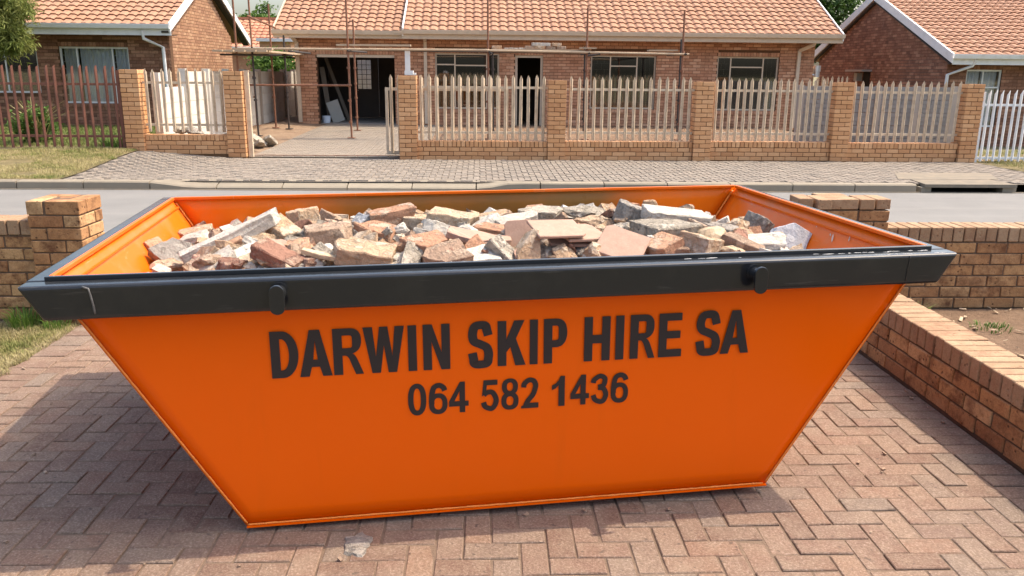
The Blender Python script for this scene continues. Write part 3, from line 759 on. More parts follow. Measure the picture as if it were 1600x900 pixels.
def window(house, o, u, n, a, b, z0, z1, mull, mat, trans=None, grille=None, curtain=None, glass='dark_glass', rec=.07, room=True, tmul=None):
    """steel window recessed in a wall: frame, mullions, panes, grille, curtain"""
    o, u, n = Vector(o), Vector(u), Vector(n); fw = .045
    mb = MB(); O = lambda m_, *q: m_.obox(o, u, n, *q)
    O(mb, a, b, -rec-.04, -rec, z0, z0+fw); O(mb, a, b, -rec-.04, -rec, z1-fw, z1)
    O(mb, a, a+fw, -rec-.04, -rec, z0+fw, z1-fw); O(mb, b-fw, b, -rec-.04, -rec, z0+fw, z1-fw)
    wn = mb.obj('window', mat, house)
    edges = [a+fw]+list(mull)+[b-fw]
    for q in mull: m2 = MB(); O(m2, q-.018, q+.018, -rec-.04, -rec, z0+fw, z1-fw); m2.obj('mullion', mat, wn)
    for i in range(len(edges)-1):
        e0 = edges[i]+(.018 if i else 0); e1 = edges[i+1]-(.018 if i < len(edges)-2 else 0); zc = [z0+fw, z1-fw]
        if trans and i in trans:
            zt = trans[i]; m2 = MB(); O(m2, e0, e1, -rec-.04, -rec+.003, zt-.018, zt+.018); m2.obj('transom', mat, wn); zc = [z0+fw, zt-.018, zt+.018, z1-fw]
        for j in range(0, len(zc), 2):
            m2 = MB(); O(m2, e0, e1, -rec-.026, -rec-.020, zc[j], zc[j+1]); m2.obj('pane', M[glass], wn)
        if grille and i in grille:
            m2 = MB(); kind = grille[i]
            if kind == 'bars':
                k = int((e1-e0)/.11)
                for q in range(1, k): xx = e0+(e1-e0)*q/k; O(m2, xx-.005, xx+.005, -rec-.075, -rec-.062, z0+fw, z1-fw)
            else:
                rr = random.Random(int(a*100)); zz = z0+fw; rows_ = int((z1-z0-.1)/.16)
                for q in range(rows_+1):
                    zq = z0+fw+(z1-z0-2*fw)*q/rows_; O(m2, e0, e1, -rec-.075, -rec-.066, zq-.005, zq+.005)
                    for xx in (e0+(e1-e0)*(.3 if q % 2 else .55), e0+(e1-e0)*(.72 if q % 2 else .12)):
                        if q < rows_: O(m2, xx-.005, xx+.005, -rec-.075, -rec-.066, zq, zq+(z1-z0-2*fw)/rows_)
            m2.obj('security_grille', M['fence_white'] if curtain else M['frame_bronze'], wn)
        if curtain and i in curtain:
            m2 = MB(); k = 40; b0 = len(m2.v)
            for q in range(k+1):
                f = q/k; dx = -rec-.16+.03*math.sin(f*(e1-e0)*60)+.012*math.sin(f*(e1-e0)*23)
                for z in (z0-.05, z1+.02): m2.v.append(tuple(o+u*(e0+(e1-e0)*f)+n*dx+Vector((0,0,z))))
            for q in range(k): m2.f.append((b0+2*q, b0+2*q+2, b0+2*q+3, b0+2*q+1))
            m2.obj('curtain', M['curtain'], wn)
    if room:
        m2 = MB(); D = -2.6
        O(m2, a-.5, b+.5, D-.05, D, z0-.6, z1+.3); O(m2, a-.55, a-.5, D, -.23, z0-.6, z1+.3); O(m2, b+.5, b+.55, D, -.23, z0-.6, z1+.3)
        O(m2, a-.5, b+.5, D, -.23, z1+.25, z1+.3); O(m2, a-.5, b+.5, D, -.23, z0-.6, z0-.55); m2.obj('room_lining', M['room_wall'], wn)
    return wn
def sill(house, o, u, n, a, b, z0, mat):
    """sloping brick-on-edge sill, each brick a part"""
    o, u, n = Vector(o), Vector(u), Vector(n); k = int((b-a)/.085); w_ = (b-a)/k; m2 = MB()
    for i in range(k): m2.obox(o, u, n, a+i*w_+.004, a+(i+1)*w_-.004, -.06, .035, z0-.10, z0-.012)
    m2.obj('window_sill', mat, house, kind='stuff')
def gutter(house, x0, x1, y, z, mat, h=.11):
    mb = MB(); d = .12
    mb.prism([(0,0),(0,-h),(-.03,-h-.01),(-d*.8,-h),(-d,-.02),(-d,0),(-d+.012,0),(-d+.012,-.02),(-d*.78,-h+.012),(-.012,-h+.012),(-.012,0)],
             lambda a, b: (x0, y+a, z+b), lambda a, b: (x1, y+a, z+b)); mb.obj('gutter', mat, house)
def fascia(house, x0, x1, y, z0, z1, mat, soffit_to=None, smat=None):
    mb = MB(); mb.box(x0, x1, y, y+.022, z0, z1); mb.obj('fascia', mat, house)
    if soffit_to: mb = MB(); mb.box(x0, x1, y+.023, soffit_to, z0+.01, z0+.022); mb.obj('soffit', smat or mat, house)
def barge(house, x, th, pts, h, mat):     # board along a gable edge: pts in (y,z)
    for (ya, za), (yb, zb) in zip(pts, pts[1:]):
        mb = MB(); mb.prism([(ya,za),(yb,zb),(yb,zb-h),(ya,za-h)], lambda a, b: (x, a, b), lambda a, b: (x+th, a, b)); mb.obj('barge_board', mat, house)
def downpipe(house, pts, mat, wd=.075, rect=True):
    mb = MB()
    if rect:
        for a, b in zip(pts, pts[1:]): mb.bar(a, b, wd, wd*.75, (0,1,0))
    else: mb.tube(pts, wd/2, 10)
    mb.obj('downpipe', mat, house, smooth=False)

# ---------------- the middle house
H = thing('house', (2.2, 25, .15), 'middle brick house under renovation with open garage and scaffolding before it', 'house', 'brick houses along the street')
HB = M['house_brick']; o, u, n = (-5.27, 25.0, 0), (1,0,0), (0,-1,0); X = lambda x: x+5.27
openings = [(X(-4.67), X(-2.45), .05, 2.13), (X(-1.29), X(.56), .63, 2.20), (X(1.02), X(1.83), .05, 2.16), (X(3.22), X(5.13), .66, 2.18), (X(6.93), X(8.75), .64, 2.18)]
mb = MB(); wall_core(mb, o, u, n, 15.04, -.1, 2.62, openings); mb.box(9.55, 9.769, 25.221, 33, -.1, 2.62); mb.box(-5.27, -5.05, 25.221, 32, -.1, 2.62)
mb.obj('wall', M['red_mortar'], H)
mb = MB(); brick_face(mb, o, u, n, 15.04, .08, 2.62, openings, seed=2)
brick_face(mb, (9.769, 25, 0), (0,1,0), (1,0,0), 8, .08, 2.62, (), seed=3, lint=False)
brick_face(mb, (-5.27, 25, 0), (0,1,0), (-1,0,0), 7, .08, 2.62, (), seed=4, lint=False)
mb.obj('brickwork', HB, H, kind='stuff')
for a, b, z in ((-1.35,.62,.63),(3.16,5.19,.66),(6.87,8.81,.64)): sill(H, o, u, n, X(a), X(b), z, HB)
FBz = M['frame_bronze']; CP = M['cream_paint']
window(H, o, u, n, X(-1.29), X(.56), .63, 2.20, [X(-.72), X(.20)], CP, {0: 1.88, 1: 1.86}, {2: 'bars'})
window(H, o, u, n, X(3.22), X(5.13), .66, 2.18, [X(3.80), X(4.58)], CP, {1: 1.88}, {0: 'maze', 2: 'bars'})
window(H, o, u, n, X(6.93), X(8.75), .64, 2.18, [X(7.34), X(8.30)], CP, {1: 1.88}, {0: 'maze', 2: 'bars'})
# front doorway, open and dark
mb = MB(); mb.box(1.02, 1.09, 25.05, 25.12, .1, 2.16); mb.box(1.76, 1.83, 25.05, 25.12, .1, 2.16); mb.box(1.091, 1.759, 25.05, 25.12, 2.09, 2.16)
d = mb.obj('door_frame', CP, H)
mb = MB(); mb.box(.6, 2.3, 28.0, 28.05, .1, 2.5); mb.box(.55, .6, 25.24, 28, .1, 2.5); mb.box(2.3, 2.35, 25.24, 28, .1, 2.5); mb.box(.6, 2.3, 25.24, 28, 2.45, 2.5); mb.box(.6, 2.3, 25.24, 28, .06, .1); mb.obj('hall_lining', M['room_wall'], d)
# garage room: floor, walls, ceiling, back door with a barred glass pane
mb = MB(); mb.box(-5.04, -2.0, 25.23, 28.6, .10, .175); mb.obj('garage_floor', M['room_floor'], H)
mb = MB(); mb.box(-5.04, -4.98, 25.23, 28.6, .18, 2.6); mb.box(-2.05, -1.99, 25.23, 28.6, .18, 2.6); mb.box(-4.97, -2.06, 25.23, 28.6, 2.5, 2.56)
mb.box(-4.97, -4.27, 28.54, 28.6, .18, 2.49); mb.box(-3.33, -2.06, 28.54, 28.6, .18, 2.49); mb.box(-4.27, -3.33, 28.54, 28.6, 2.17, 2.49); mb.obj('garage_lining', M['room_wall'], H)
mb = MB(); mb.box(-4.67, -2.45, 25.02, 25.09, 2.05, 2.13); mb.obj('garage_lintel', CP, H)
mb = MB(); mb.box(-4.26, -4.02, 28.55, 28.6, .18, 2.16); mb.box(-3.58, -3.34, 28.55, 28.6, .18, 2.16); mb.box(-4.02, -3.58, 28.55, 28.6, .18, 1.10); mb.box(-4.02, -3.58, 28.55, 28.6, 2.02, 2.16)
d = mb.obj('back_door', plain_mat('door_brown', (.10,.075,.06), .6), H)
mb = MB()
for i in range(1, 3): xx = -4.02+.44*i/3; mb.box(xx-.007, xx+.007, 28.53, 28.549, 1.1, 2.02)
for i in range(1, 6): zz = 1.1+.92*i/6; mb.box(-4.02, -3.58, 28.515, 28.529, zz-.007, zz+.007)
mb.obj('security_grille', M['dark_tube'], d)
mb = MB(); mb.box(-4.02, -3.58, 28.57, 28.576, 1.1, 2.02); mb.obj('pane', M['glass'], d)
mb = MB(); mb.tube([(-4.1, 28.54, 1.05), (-4.1, 28.5, 1.05), (-4.0, 28.5, 1.05)], .012, 8); mb.obj('handle', M['steel'], d)
# roofs
PITCH_R = R(26.5)
tiled_roof(H, -2.12, 10.30, 24.42, 2.80, PITCH_R, 15, .245, .308, M['roof_tile'], 300)
tiled_roof(H, -5.72, -2.20, 24.52, 2.77, PITCH_R, 8, .245, .2888, M['roof_tile'], 100)
rp = lambda q, dz=0: (24.40+q*math.cos(PITCH_R), 2.83+q*math.sin(PITCH_R)+dz)
barge(H, 10.30, .035, [rp(-.03), rp(4.62)], .20, M['white_paint']); barge(H, -2.165, .04, [rp(-.03,.04), rp(4.62,.04)], .22, M['white_paint']); barge(H, -5.76, .035, [(24.49, 2.82), (24.49+2.3*math.cos(PITCH_R), 2.82+2.3*math.sin(PITCH_R))], .20, CP)
for x0, x1, ya, za, S_ in ((-2.12, 10.3, 24.42, 2.80, 4.62), (-5.72, -2.2, 24.52, 2.77, 2.31)):       # back slopes
    yr, zr = ya+S_*math.cos(PITCH_R), za+S_*math.sin(PITCH_R); mb = MB()
    mb.hexa([(x0,yr,zr-.06),(x1,yr,zr-.06),(x1,yr+S_*.9,zr-.06-S_*.45),(x0,yr+S_*.9,zr-.06-S_*.45),(x0,yr,zr),(x1,yr,zr),(x1,yr+S_*.9,zr-S_*.45),(x0,yr+S_*.9,zr-S_*.45)]); mb.obj('rear_roof_slope', M['roof_tile'], H)
gutter(H, -2.17, 10.34, 24.40, 2.80, CP); gutter(H, -5.77, -2.172, 24.50, 2.77, CP)
fascia(H, -2.17, 10.33, 24.402, 2.56, 2.795, CP, 24.98); fascia(H, -5.75, -2.172, 24.502, 2.56, 2.76, CP, 24.98)
downpipe(H, [(-5.30, 24.47, 2.67), (-5.20, 24.93, 2.45), (-5.20, 24.93, .22)], CP, .10)
downpipe(H, [(-1.56, 24.40, 2.70), (-1.56, 24.94, 2.52), (-1.56, 24.94, .20)], CP, .09)
downpipe(H, [(9.55, 24.40, 2.70), (9.55, 24.55, 2.52), (9.30, 24.94, 2.36), (9.28, 24.94, .15)], CP, .095)
mb = MB(); mb.tube([(9.93, 25.1, 1.62), (9.93, 25.1, 1.92)], .085, 12); mb.tube([(9.93, 25.1, 1.78), (9.93, 25.1, 1.95)], .105, 12); mb.tube([(9.76, 25.1, 1.68), (9.93, 25.1, 1.68)], .03, 8); mb.obj('flue_cowl', M['steel'], H)
gable_in = MB(); gable_in.prism([(25.0,2.60),(24.42+4.62*math.cos(PITCH_R),2.72+4.62*math.sin(PITCH_R)),(33,2.60)], lambda a, b: (9.55, a, b), lambda a, b: (9.765, a, b)); gable_in.obj('gable', M['red_mortar'], H)

# ---------------- left neighbour
H = thing('house', (-11, 22.7, .2), 'left neighbour brick house with white-framed curtained window and sunlit gable', 'house', 'brick houses along the street')
DB = M['dark_brick']; o = (-15.0, 22.7, 0); X = lambda x: x+15.0
op = [(X(-10.80), X(-9.04), .80, 2.22), (X(-13.0), X(-11.36), 1.05, 2.22)]
mb = MB(); wall_core(mb, o, u, n, 7.02, 0, 2.62, op)
AP = (25.65, 4.22); mb.prism([(22.921,0),(28.3,0),(28.3,2.62),AP,(22.921,2.68)], lambda a, b: (-8.2, a, b), lambda a, b: (-7.988, a, b)); mb.obj('wall', M['red_mortar'], H)
mb = MB(); brick_face(mb, o, u, n, 7.02, .2, 2.64, op, seed=5); mb.obj('brickwork', DB, H, kind='stuff')
mb = MB(); brick_face(mb, (-7.988, 22.694, 0), (0,1,0), (1,0,0), 5.6, .2, 4.2, (), rng=lambda z: (0, 5.6) if z < 2.65 else ((z-2.65)/(4.2-2.65)*2.95, 5.6-(z-2.65)/(4.2-2.65)*2.65), seed=6, lint=False); mb.obj('gable_brickwork', M['gable_brick'], H, kind='stuff')
WP = M['white_paint']
window(H, o, u, n, X(-10.80), X(-9.04), .80, 2.22, [X(-10.37), X(-9.47)], WP, None, {0: 'maze', 2: 'maze'}, {0: 1, 1: 1, 2: 1}, 'glass', .05)
window(H, o, u, n, X(-13.0), X(-11.36), 1.05, 2.22, [X(-12.2)], WP, None, {0: 'maze', 1: 'maze'}, None, 'dark_glass', .05)
sill(H, o, u, n, X(-10.85), X(-8.99), .80, DB)
PL_ = math.atan2(4.30-2.74, 25.65-22.25)
tiled_roof(H, -15.3, -7.78, 22.25, 2.76, PL_, 13, .245, .296, M['roof_tile'], 200)
mb = MB(); mb.hexa([(-15.3,25.7,4.20),(-7.8,25.7,4.20),(-7.8,29.7,2.55),(-15.3,29.7,2.55),(-15.3,25.7,4.28),(-7.8,25.7,4.28),(-7.8,29.7,2.63),(-15.3,29.7,2.63)]); mb.obj('rear_roof_slope', M['roof_tile'], H)
barge(H, -7.79, .04, [(22.18, 2.80), (25.70, 4.42), (29.75, 2.70)], .22, WP)
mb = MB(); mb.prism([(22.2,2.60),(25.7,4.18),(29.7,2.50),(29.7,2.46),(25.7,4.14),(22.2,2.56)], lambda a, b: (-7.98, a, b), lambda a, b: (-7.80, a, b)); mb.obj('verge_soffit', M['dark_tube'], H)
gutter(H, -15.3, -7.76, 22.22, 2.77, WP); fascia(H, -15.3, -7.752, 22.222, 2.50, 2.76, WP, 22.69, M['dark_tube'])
downpipe(H, [(-8.45, 22.2, 2.62), (-8.45, 22.25, 2.42), (-8.12, 22.62, 2.22), (-8.10, 22.62, .3)], WP, .085, False)

# ---------------- right neighbour
H = thing('house', (16, 22.5, -.2), 'right neighbour brick house with white barge boards and shaded gable', 'house', 'brick houses along the street')
GX = 12.40; o = (GX, 22.5, 0); X = lambda x: x-GX
op = [(X(12.95), X(13.92), .36, 1.86)]
mb = MB(); wall_core(mb, o, u, n, 8, -.4, 2.10, op); mb.prism([(22.721,-.4),(31.2,-.4),(31.2,2.25),(26.95,3.98),(22.721,2.2)], lambda a, b: (GX+.001, a, b), lambda a, b: (GX+.21, a, b)); mb.obj('wall', M['red_mortar'], H)
mb = MB(); brick_face(mb, o, u, n, 8, -.25, 2.08, op, seed=7)
brick_face(mb, (GX+.001, 22.494, 0), (0,1,0), (-1,0,0), 8.7, -.25, 4.0, (), rng=lambda z: (0, 8.7) if z < 2.12 else ((z-2.12)/(4.0-2.12)*4.45, 8.7-(z-2.12)/(4.0-2.12)*4.25), seed=8, lint=False)
mb.obj('brickwork', M['dark_brick'], H, kind='stuff')
window(H, o, u, n, X(12.95), X(13.92), .36, 1.86, [X(13.43)], WP, {0: 1.40, 1: 1.40}, {0: 'bars', 1: 'bars'}, {0: 1, 1: 1}, 'glass', .04)
sill(H, o, u, n, X(12.9), X(13.97), .36, DB)
PR_ = math.atan2(4.08-2.20, 26.95-22.1)
tiled_roof(H, GX-.10, 21, 22.1, 2.22, PR_, 17, .245, .298, M['roof_tile'], 220)
mb = MB(); mb.hexa([(GX-.1,26.98,3.98),(21,26.98,3.98),(21,31.8,2.15),(GX-.1,31.8,2.15),(GX-.1,26.98,4.06),(21,26.98,4.06),(21,31.8,2.23),(GX-.1,31.8,2.23)]); mb.obj('rear_roof_slope', M['roof_tile'], H)
barge(H, GX-.16, .05, [(22.03, 2.26), (26.98, 4.20), (31.9, 2.32)], .24, WP)
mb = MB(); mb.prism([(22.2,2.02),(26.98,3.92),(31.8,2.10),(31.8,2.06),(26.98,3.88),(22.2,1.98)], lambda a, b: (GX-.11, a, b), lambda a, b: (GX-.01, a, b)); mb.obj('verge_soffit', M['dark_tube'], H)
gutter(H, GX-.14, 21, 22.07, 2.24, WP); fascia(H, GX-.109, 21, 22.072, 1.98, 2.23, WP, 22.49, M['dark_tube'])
downpipe(H, [(GX+.50, 22.05, 2.12), (GX+.46, 22.12, 1.95), (GX-.02, 22.40, 1.72), (GX-.06, 22.40, -.2)], WP, .085, False)
# little concrete hood with a meter box on the shaded gable
mb = MB(); mb.box(GX-.34, GX-.008, 26.85, 28.1, 1.80, 1.86); mb.obj('canopy_slab', M['precast_post'], H)
mb = MB(); mb.box(GX-.20, GX-.008, 27.5, 27.7, 1.50, 1.76); mb.obj('meter_box', M['board'], H)
mb = MB(); mb.box(GX-.03, GX-.007, 26.95, 27.4, .6, 1.79); mb.obj('side_door', M['dark_void'], H)

# ---------------- house far behind, in the gap
H = thing('house', (-11, 42, .1), 'distant house with orange tiled roof in the gap behind the scaffold', 'house', 'brick houses along the street')
mb = MB(); mb.box(-17, -6.5, 42.3, 48, -.1, 2.7); mb.obj('wall', M['house_brick'], H)
tiled_roof(H, -17.3, -6.2, 41.9, 2.72, R(26), 9, .30, .36, M['far_tile'], 0)
mb = MB(); mb.box(-17.3, -6.2, 44.7, 44.9, 4.12, 4.24); mb.obj('ridge', M['far_tile'], H)
gutter(H, -17.3, -6.2, 41.88, 2.73, WP); fascia(H, -17.3, -6.2, 41.882, 2.52, 2.72, WP)
mb = MB(); mb.box(-9.6, -8.3, 42.26, 42.3, 1.0, 2.3); mb.obj('window', M['dark_void'], H)
t = thing('outbuilding', (-8.7, 33.5, .1), 'brick outbuilding with flat white eave behind the precast wall', 'outbuilding')
mb = MB(); mb.box(-8.62, -7.4, 34.4, 37, 0, 2.75); mb.obj('wall', M['house_brick'], t); mb = MB(); mb.box(-8.7, -7.2, 34.2, 37.2, 2.75, 2.87); mb.obj('roof', WP, t)
# brick wall seen through the garage back door
t = thing('plaster_wall', (-3, 31.5, .1), 'pale yard wall glimpsed through the pane of the garage back door', 'wall')
mb = MB(); mb.box(-5.5, 1, 31.6, 31.8, 0, 2.2); mb.obj('plaster', M['precast'], t)
mb = MB(); mb.box(-5.5, 1, 31.56, 31.84, 2.2, 2.28); mb.obj('coping', M['concrete_flat'], t)

# ================================================================== precast walls
t = thing('precast_wall', (-6.2, 22, .1), 'white precast concrete panel wall running back beside the gateway', 'precast wall')
for i in range(9):
    ya = 16.72+i*1.52; zb = .12
    mb = MB(); mb.box(-6.27, -6.12, ya-.06, ya+.06, -.1, 1.70 if i else 1.62); mb.obj('post', M['precast_post'] if i > 3 else M['precast'], t)
    for k in range(5):
        if i == 0 and k == 4: continue
        mb = MB(); mb.box(-6.22+random.uniform(-.003,.003), -6.17+random.uniform(-.003,.003), ya+.061, ya+1.459, zb+k*.305+.003, zb+(k+1)*.305-.004); mb.obj('panel', M['precast'], t)
t = thing('precast_wall', (8.7, 18.6, .1), 'grey brick-pattern precast wall behind the rightmost cream palisade', 'precast wall')
for i in range(5):
    xa = 7.05+i*.86
    mb = MB(); mb.box(xa-.06, xa+.06, 18.54, 18.66, 0, 1.47); mb.obj('post', M['precast_post'], t)
    if i < 4:
        for k in range(5):
            mb = MB(); z0 = .05+k*.28; mb.box(xa+.061, xa+.799, 18.575, 18.62, z0+.003, z0+.277)
            for r_ in range(3):
                for c_ in range(4):
                    off = (.09 if (r_+k) % 2 else 0)
                    a = max(xa+.064, xa+.064+c_*.19-off); b = min(xa+.796, xa+.064+(c_+1)*.19-off-.012)
                    if b-a > .03: mb.box(a, b, 18.563, 18.576, z0+.006+r_*.0915, z0+.006+r_*.0915+.083)
            mb.obj('panel', M['grey_precast'], t)
palisade('short cream palisade beside the right end of the middle house', 9.80, 11.0, 25.2, .0, 1.66, FP, .15, (.4, 1.35), seed=12, group='palisade fences behind the street')

# ================================================================== scaffolding
RT, DT = M['rust_tube'], M['dark_tube']
sc = thing('scaffold', (0, 21.5, .1), 'rusty tube scaffold standing in front of the middle house', 'scaffold')
def standard(par, x, y, z0, z1, mat=RT, r=.024, plate=True, coll=()):
    mb = MB(); mb.tube([(x+random.uniform(-.01,.01), y, z0), (x-.02, y+.02, z1)], r, 8); s = mb.obj('standard', mat, par)
    if plate: mb = MB(); mb.box(x-.085, x+.085, y-.085, y+.085, z0-.012, z0+.004); mb.obj('base_plate', mat, s)
    for zc in coll: mb = MB(); mb.tube([(x-.01, y, zc-.025), (x-.01, y, zc+.025)], r*1.75, 8); mb.obj('coupler', mat, s)
for x, y, z1, m_ in ((-3.07,20.4,4.6,RT),(-3.22,22.5,2.95,RT),(.20,20.4,4.6,RT),(2.54,20.4,3.16,RT),(4.82,20.4,3.13,RT),(5.27,22.5,2.55,DT),(2.75,22.5,2.35,DT),(.35,22.5,2.3,DT)):
    standard(sc, x, y, yard_z(x, y)+.03, z1, m_, coll=(.5, 1.0, 1.36, 1.75, 2.18))
def ledger(par, a, b, mat=RT, r=.023): mb = MB(); mb.tube([a, b], r, 8); mb.obj('ledger', mat, par)
ledger(sc, (-5.6, 20.37, 2.16), (.22, 20.37, 2.18), M['plank'], .026); ledger(sc, (.16, 20.35, 2.17), (4.95, 20.36, 2.13), M['plank'], .026)
ledger(sc, (-5.5, 20.37, 1.34), (-3.02, 20.37, 1.35)); ledger(sc, (-3.3, 22.47, 2.2), (5.4, 22.47, 2.17), DT)
for x in (-3.05, .22, 2.56, 4.84): ledger(sc, (x, 20.2, 2.13), (x+.1, 22.7, 2.15), DT)
for x in (-5.0, -4.4, .25, 2.8): ledger(sc, (x, 20.2, 2.11), (x, 22.7, 2.11), DT)
def plank(x0, x1, y, z, lab, wd=.22, th=.04, tw=0):
    mb = MB(); mb.hexa([(x0,y-wd/2,z),(x1,y-wd/2,z+tw),(x1,y+wd/2,z+tw),(x0,y+wd/2,z),(x0,y-wd/2,z+th),(x1,y-wd/2,z+tw+th),(x1,y+wd/2,z+tw+th),(x0,y+wd/2,z+th)])
    return tag(mb.own('plank', M['plank'], ((x0+x1)/2, y, z)), lab, 'plank', 'scaffold planks')
plank(-3.35, -1.62, 20.52, 2.245, 'pale scaffold plank above the garage mouth', .22, .04, .005)
plank(.27, 2.62, 20.55, 2.175, 'scaffold plank carrying the old bricks by the doorway', .24)
plank(4.0, 4.70, 20.55, 2.195, 'short scaffold plank at the right end of the long tube', .22, .035, .01)
plank(2.35, 2.75, 20.42, 2.235, 'plank offcut by the right-middle scaffold upright', .14, .03)
mb = MB(); mb.box(-1.76, -1.64, 20.44, 20.47, 1.62, 2.20); tag(mb.own('white_board', WP, (-1.7, 20.455, 1.6)), 'narrow white board hanging below the scaffold plank end', 'board')
sl = thing('scaffold', (-5.4, 21.5, .1), 'dark scaffold frame with raised platform in the side passage', 'scaffold')
for x, y, z1, m_ in ((-5.62,20.3,4.6,RT),(-5.83,22.5,3.9,RT),(-5.34,22.5,3.30,RT),(-5.0,22.5,2.55,DT),(-5.25,20.3,2.2,DT),(-6.0,27.0,2.3,DT),(-5.5,27,2.3,DT)):
    standard(sl, x, y, yard_z(x, y)+.03, z1, m_, coll=(1.0, 1.5, 2.1))
ledger(sl, (-5.85, 22.3, 3.0), (-5.2, 22.5, 2.72)); ledger(sl, (-6.0, 20.3, 2.02), (-4.6, 20.3, 2.02), DT); ledger(sl, (-6.2, 22.5, 2.05), (-4.8, 22.5, 2.05), DT); ledger(sl, (-6.2, 27, 2.05), (-5.3, 27, 2.05), DT)
for k, x in enumerate((-5.95, -5.70, -5.45, -5.20, -4.95)):
    mb = MB(); mb.hexa([(x-.11,19.9,2.08),(x+.11,19.9,2.08),(x+.11-.25,27.2,2.10),(x-.11-.25,27.2,2.10),(x-.11,19.9,2.12),(x+.11,19.9,2.12),(x+.11-.25,27.2,2.14),(x-.11-.25,27.2,2.14)])
    mb.obj('deck_board', M['plank'], sl)
mb = MB(); mb.box(-5.65, -4.75, 20.05, 20.2, 2.125, 2.165); tag(mb.own('plank', M['plank'], (-5.2, 20.1, 2.12)), 'weathered plank lying on the side scaffold platform', 'plank', 'scaffold planks')
# old bricks stacked on the front plank
def loose_brick(c, rz, lab, mat='r_tan', l=.222, tilt=0):
    m = brick_mesh(l, .106, .073, M[mat], int(c[0]*999) % 977, .006)
    o = put('loose_brick', m, None, c, (tilt, 0, rz)); tag(o, lab, 'brick', 'old bricks on the scaffold plank')
zb = 2.216
for c, rz, lab, mt in (((.40,20.55,zb+.0365),.2,'leftmost old brick on the scaffold plank, beside the upright','r_tan'),
    ((1.18,20.52,zb+.0365),.1,'old brick at the left foot of the pile on the plank','r_brown'),((1.42,20.52,zb+.0365),-.05,'old brick in the middle of the bottom row on the plank','r_tan'),
    ((1.68,20.55,zb+.0365),.12,'brown old brick at the right of the bottom row on the plank','r_brown'),((1.34,20.54,zb+.111),.2,'pale old brick on top of the pile, left one','r_plaster'),
    ((1.56,20.56,zb+.111),-.1,'pale old brick on top of the pile, middle one','r_plaster'),((1.82,20.55,zb+.111),.25,'old brick at the upper right end of the pile','r_tan'),
    ((1.93,20.52,zb+.0365),0,'old brick at the far right foot of the pile','r_brown')): loose_brick(c, rz, lab, mt)
for i in range(5):
    mb = MB(); x = .58+i*.115; mb.box(x, x+.10, 20.48, 20.60, zb, zb+.028+.006*(i % 2)); tag(mb.own('mortar_scrap', M['r_plaster'], (x+.05, 20.54, zb)), ('leftmost','second','middle','fourth','rightmost')[i]+' thin mortar scrap in the line along the scaffold plank', 'mortar scrap', 'mortar scraps on the scaffold plank')
# things by the garage and gate
mb = MB(); mb.tube([(-4.55,25.45,.18),(-4.55,25.45,.38)], [.11,.13], 16); tag(mb.own('bucket', M['bucket'], (-4.55,25.45,.18)), 'small pale blue bucket just inside the garage', 'bucket')
def lean_board(p, wd, ln, th, tilt, rz, mat, lab):
    mb = MB(); mb.box(-wd/2, wd/2, -th/2, th/2, 0, ln); o = put('board', mb.mesh('board', mat), None, p, (0, tilt, rz)); tag(o, lab, 'board', 'boards leaning in the garage')
lean_board((-4.22,25.75,.19), .36, .64, .02, -.32, .25, M['board'], 'grey panel leaning on the garage wall behind the bucket')
lean_board((-4.05,26.6,.19), .10, 2.0, .03, -.33, .1, M['lumber'], 'long narrow board leaning in the garage gloom')
lean_board((-4.52,26.0,.19), .14, 1.6, .03, -.12, .1, M['lumber'], 'dark narrow board standing at the left garage wall')
mb = MB(); mb.box(-1.42, -1.26, 16.36, 16.50, 1.618, 1.70); mb.box(-1.25, -1.21, 16.38, 16.48, 1.618, 1.66); tag(mb.own('junction_box', WP, (-1.34, 16.43, 1.62)), 'small white box on top of the gateway pillar', 'box')
# ================================================================== the skip
SX, SY, SA_, ST = .1547, 3.0115, .1244, .0085
SW, L1, L2, SB, HS, RT_, RH, ZB = 1.8696, 1.6306, 1.6718, 1.0428, 1.0223, .088, .130, .032
RS_ = .066
skip = bpy.data.objects.new('skip', None); COL.objects.link(skip)
skip.location = (SX, SY, 0); skip.rotation_euler = (0, -ST, SA_)
tag(skip, 'orange steel skip with black rim, full of broken bricks, lettered on its side', 'skip')
SKM = Matrix.Translation((SX, SY, 0)) @ Euler((0, -ST, SA_)).to_matrix().to_4x4()
def spart(name, mb, mat, parent=skip, bevel=0, smooth=False, seg=2):
    m = mb.mesh(name, mat)
    if bevel:
        bm = bmesh.new(); bm.from_mesh(m); bmesh.ops.remove_doubles(bm, verts=bm.verts, dist=1e-5)
        bmesh.ops.bevel(bm, geom=[e for e in bm.edges if len(e.link_faces) == 2 and e.calc_face_angle() > .5], offset=bevel, segments=seg, affect='EDGES', profile=.6)
        bm.to_mesh(m); bm.free()
    if smooth:
        for p in m.polygons: p.use_smooth = True
    o = bpy.data.objects.new(name, m); COL.objects.link(o); o.parent = parent; return o
kL, kR = (L1-SB)/(HS-ZB), (L2-SB)/(HS-ZB)
uL = lambda z: -(SB+kL*(z-ZB)); uR = lambda z: SB+kR*(z-ZB)
th = .006
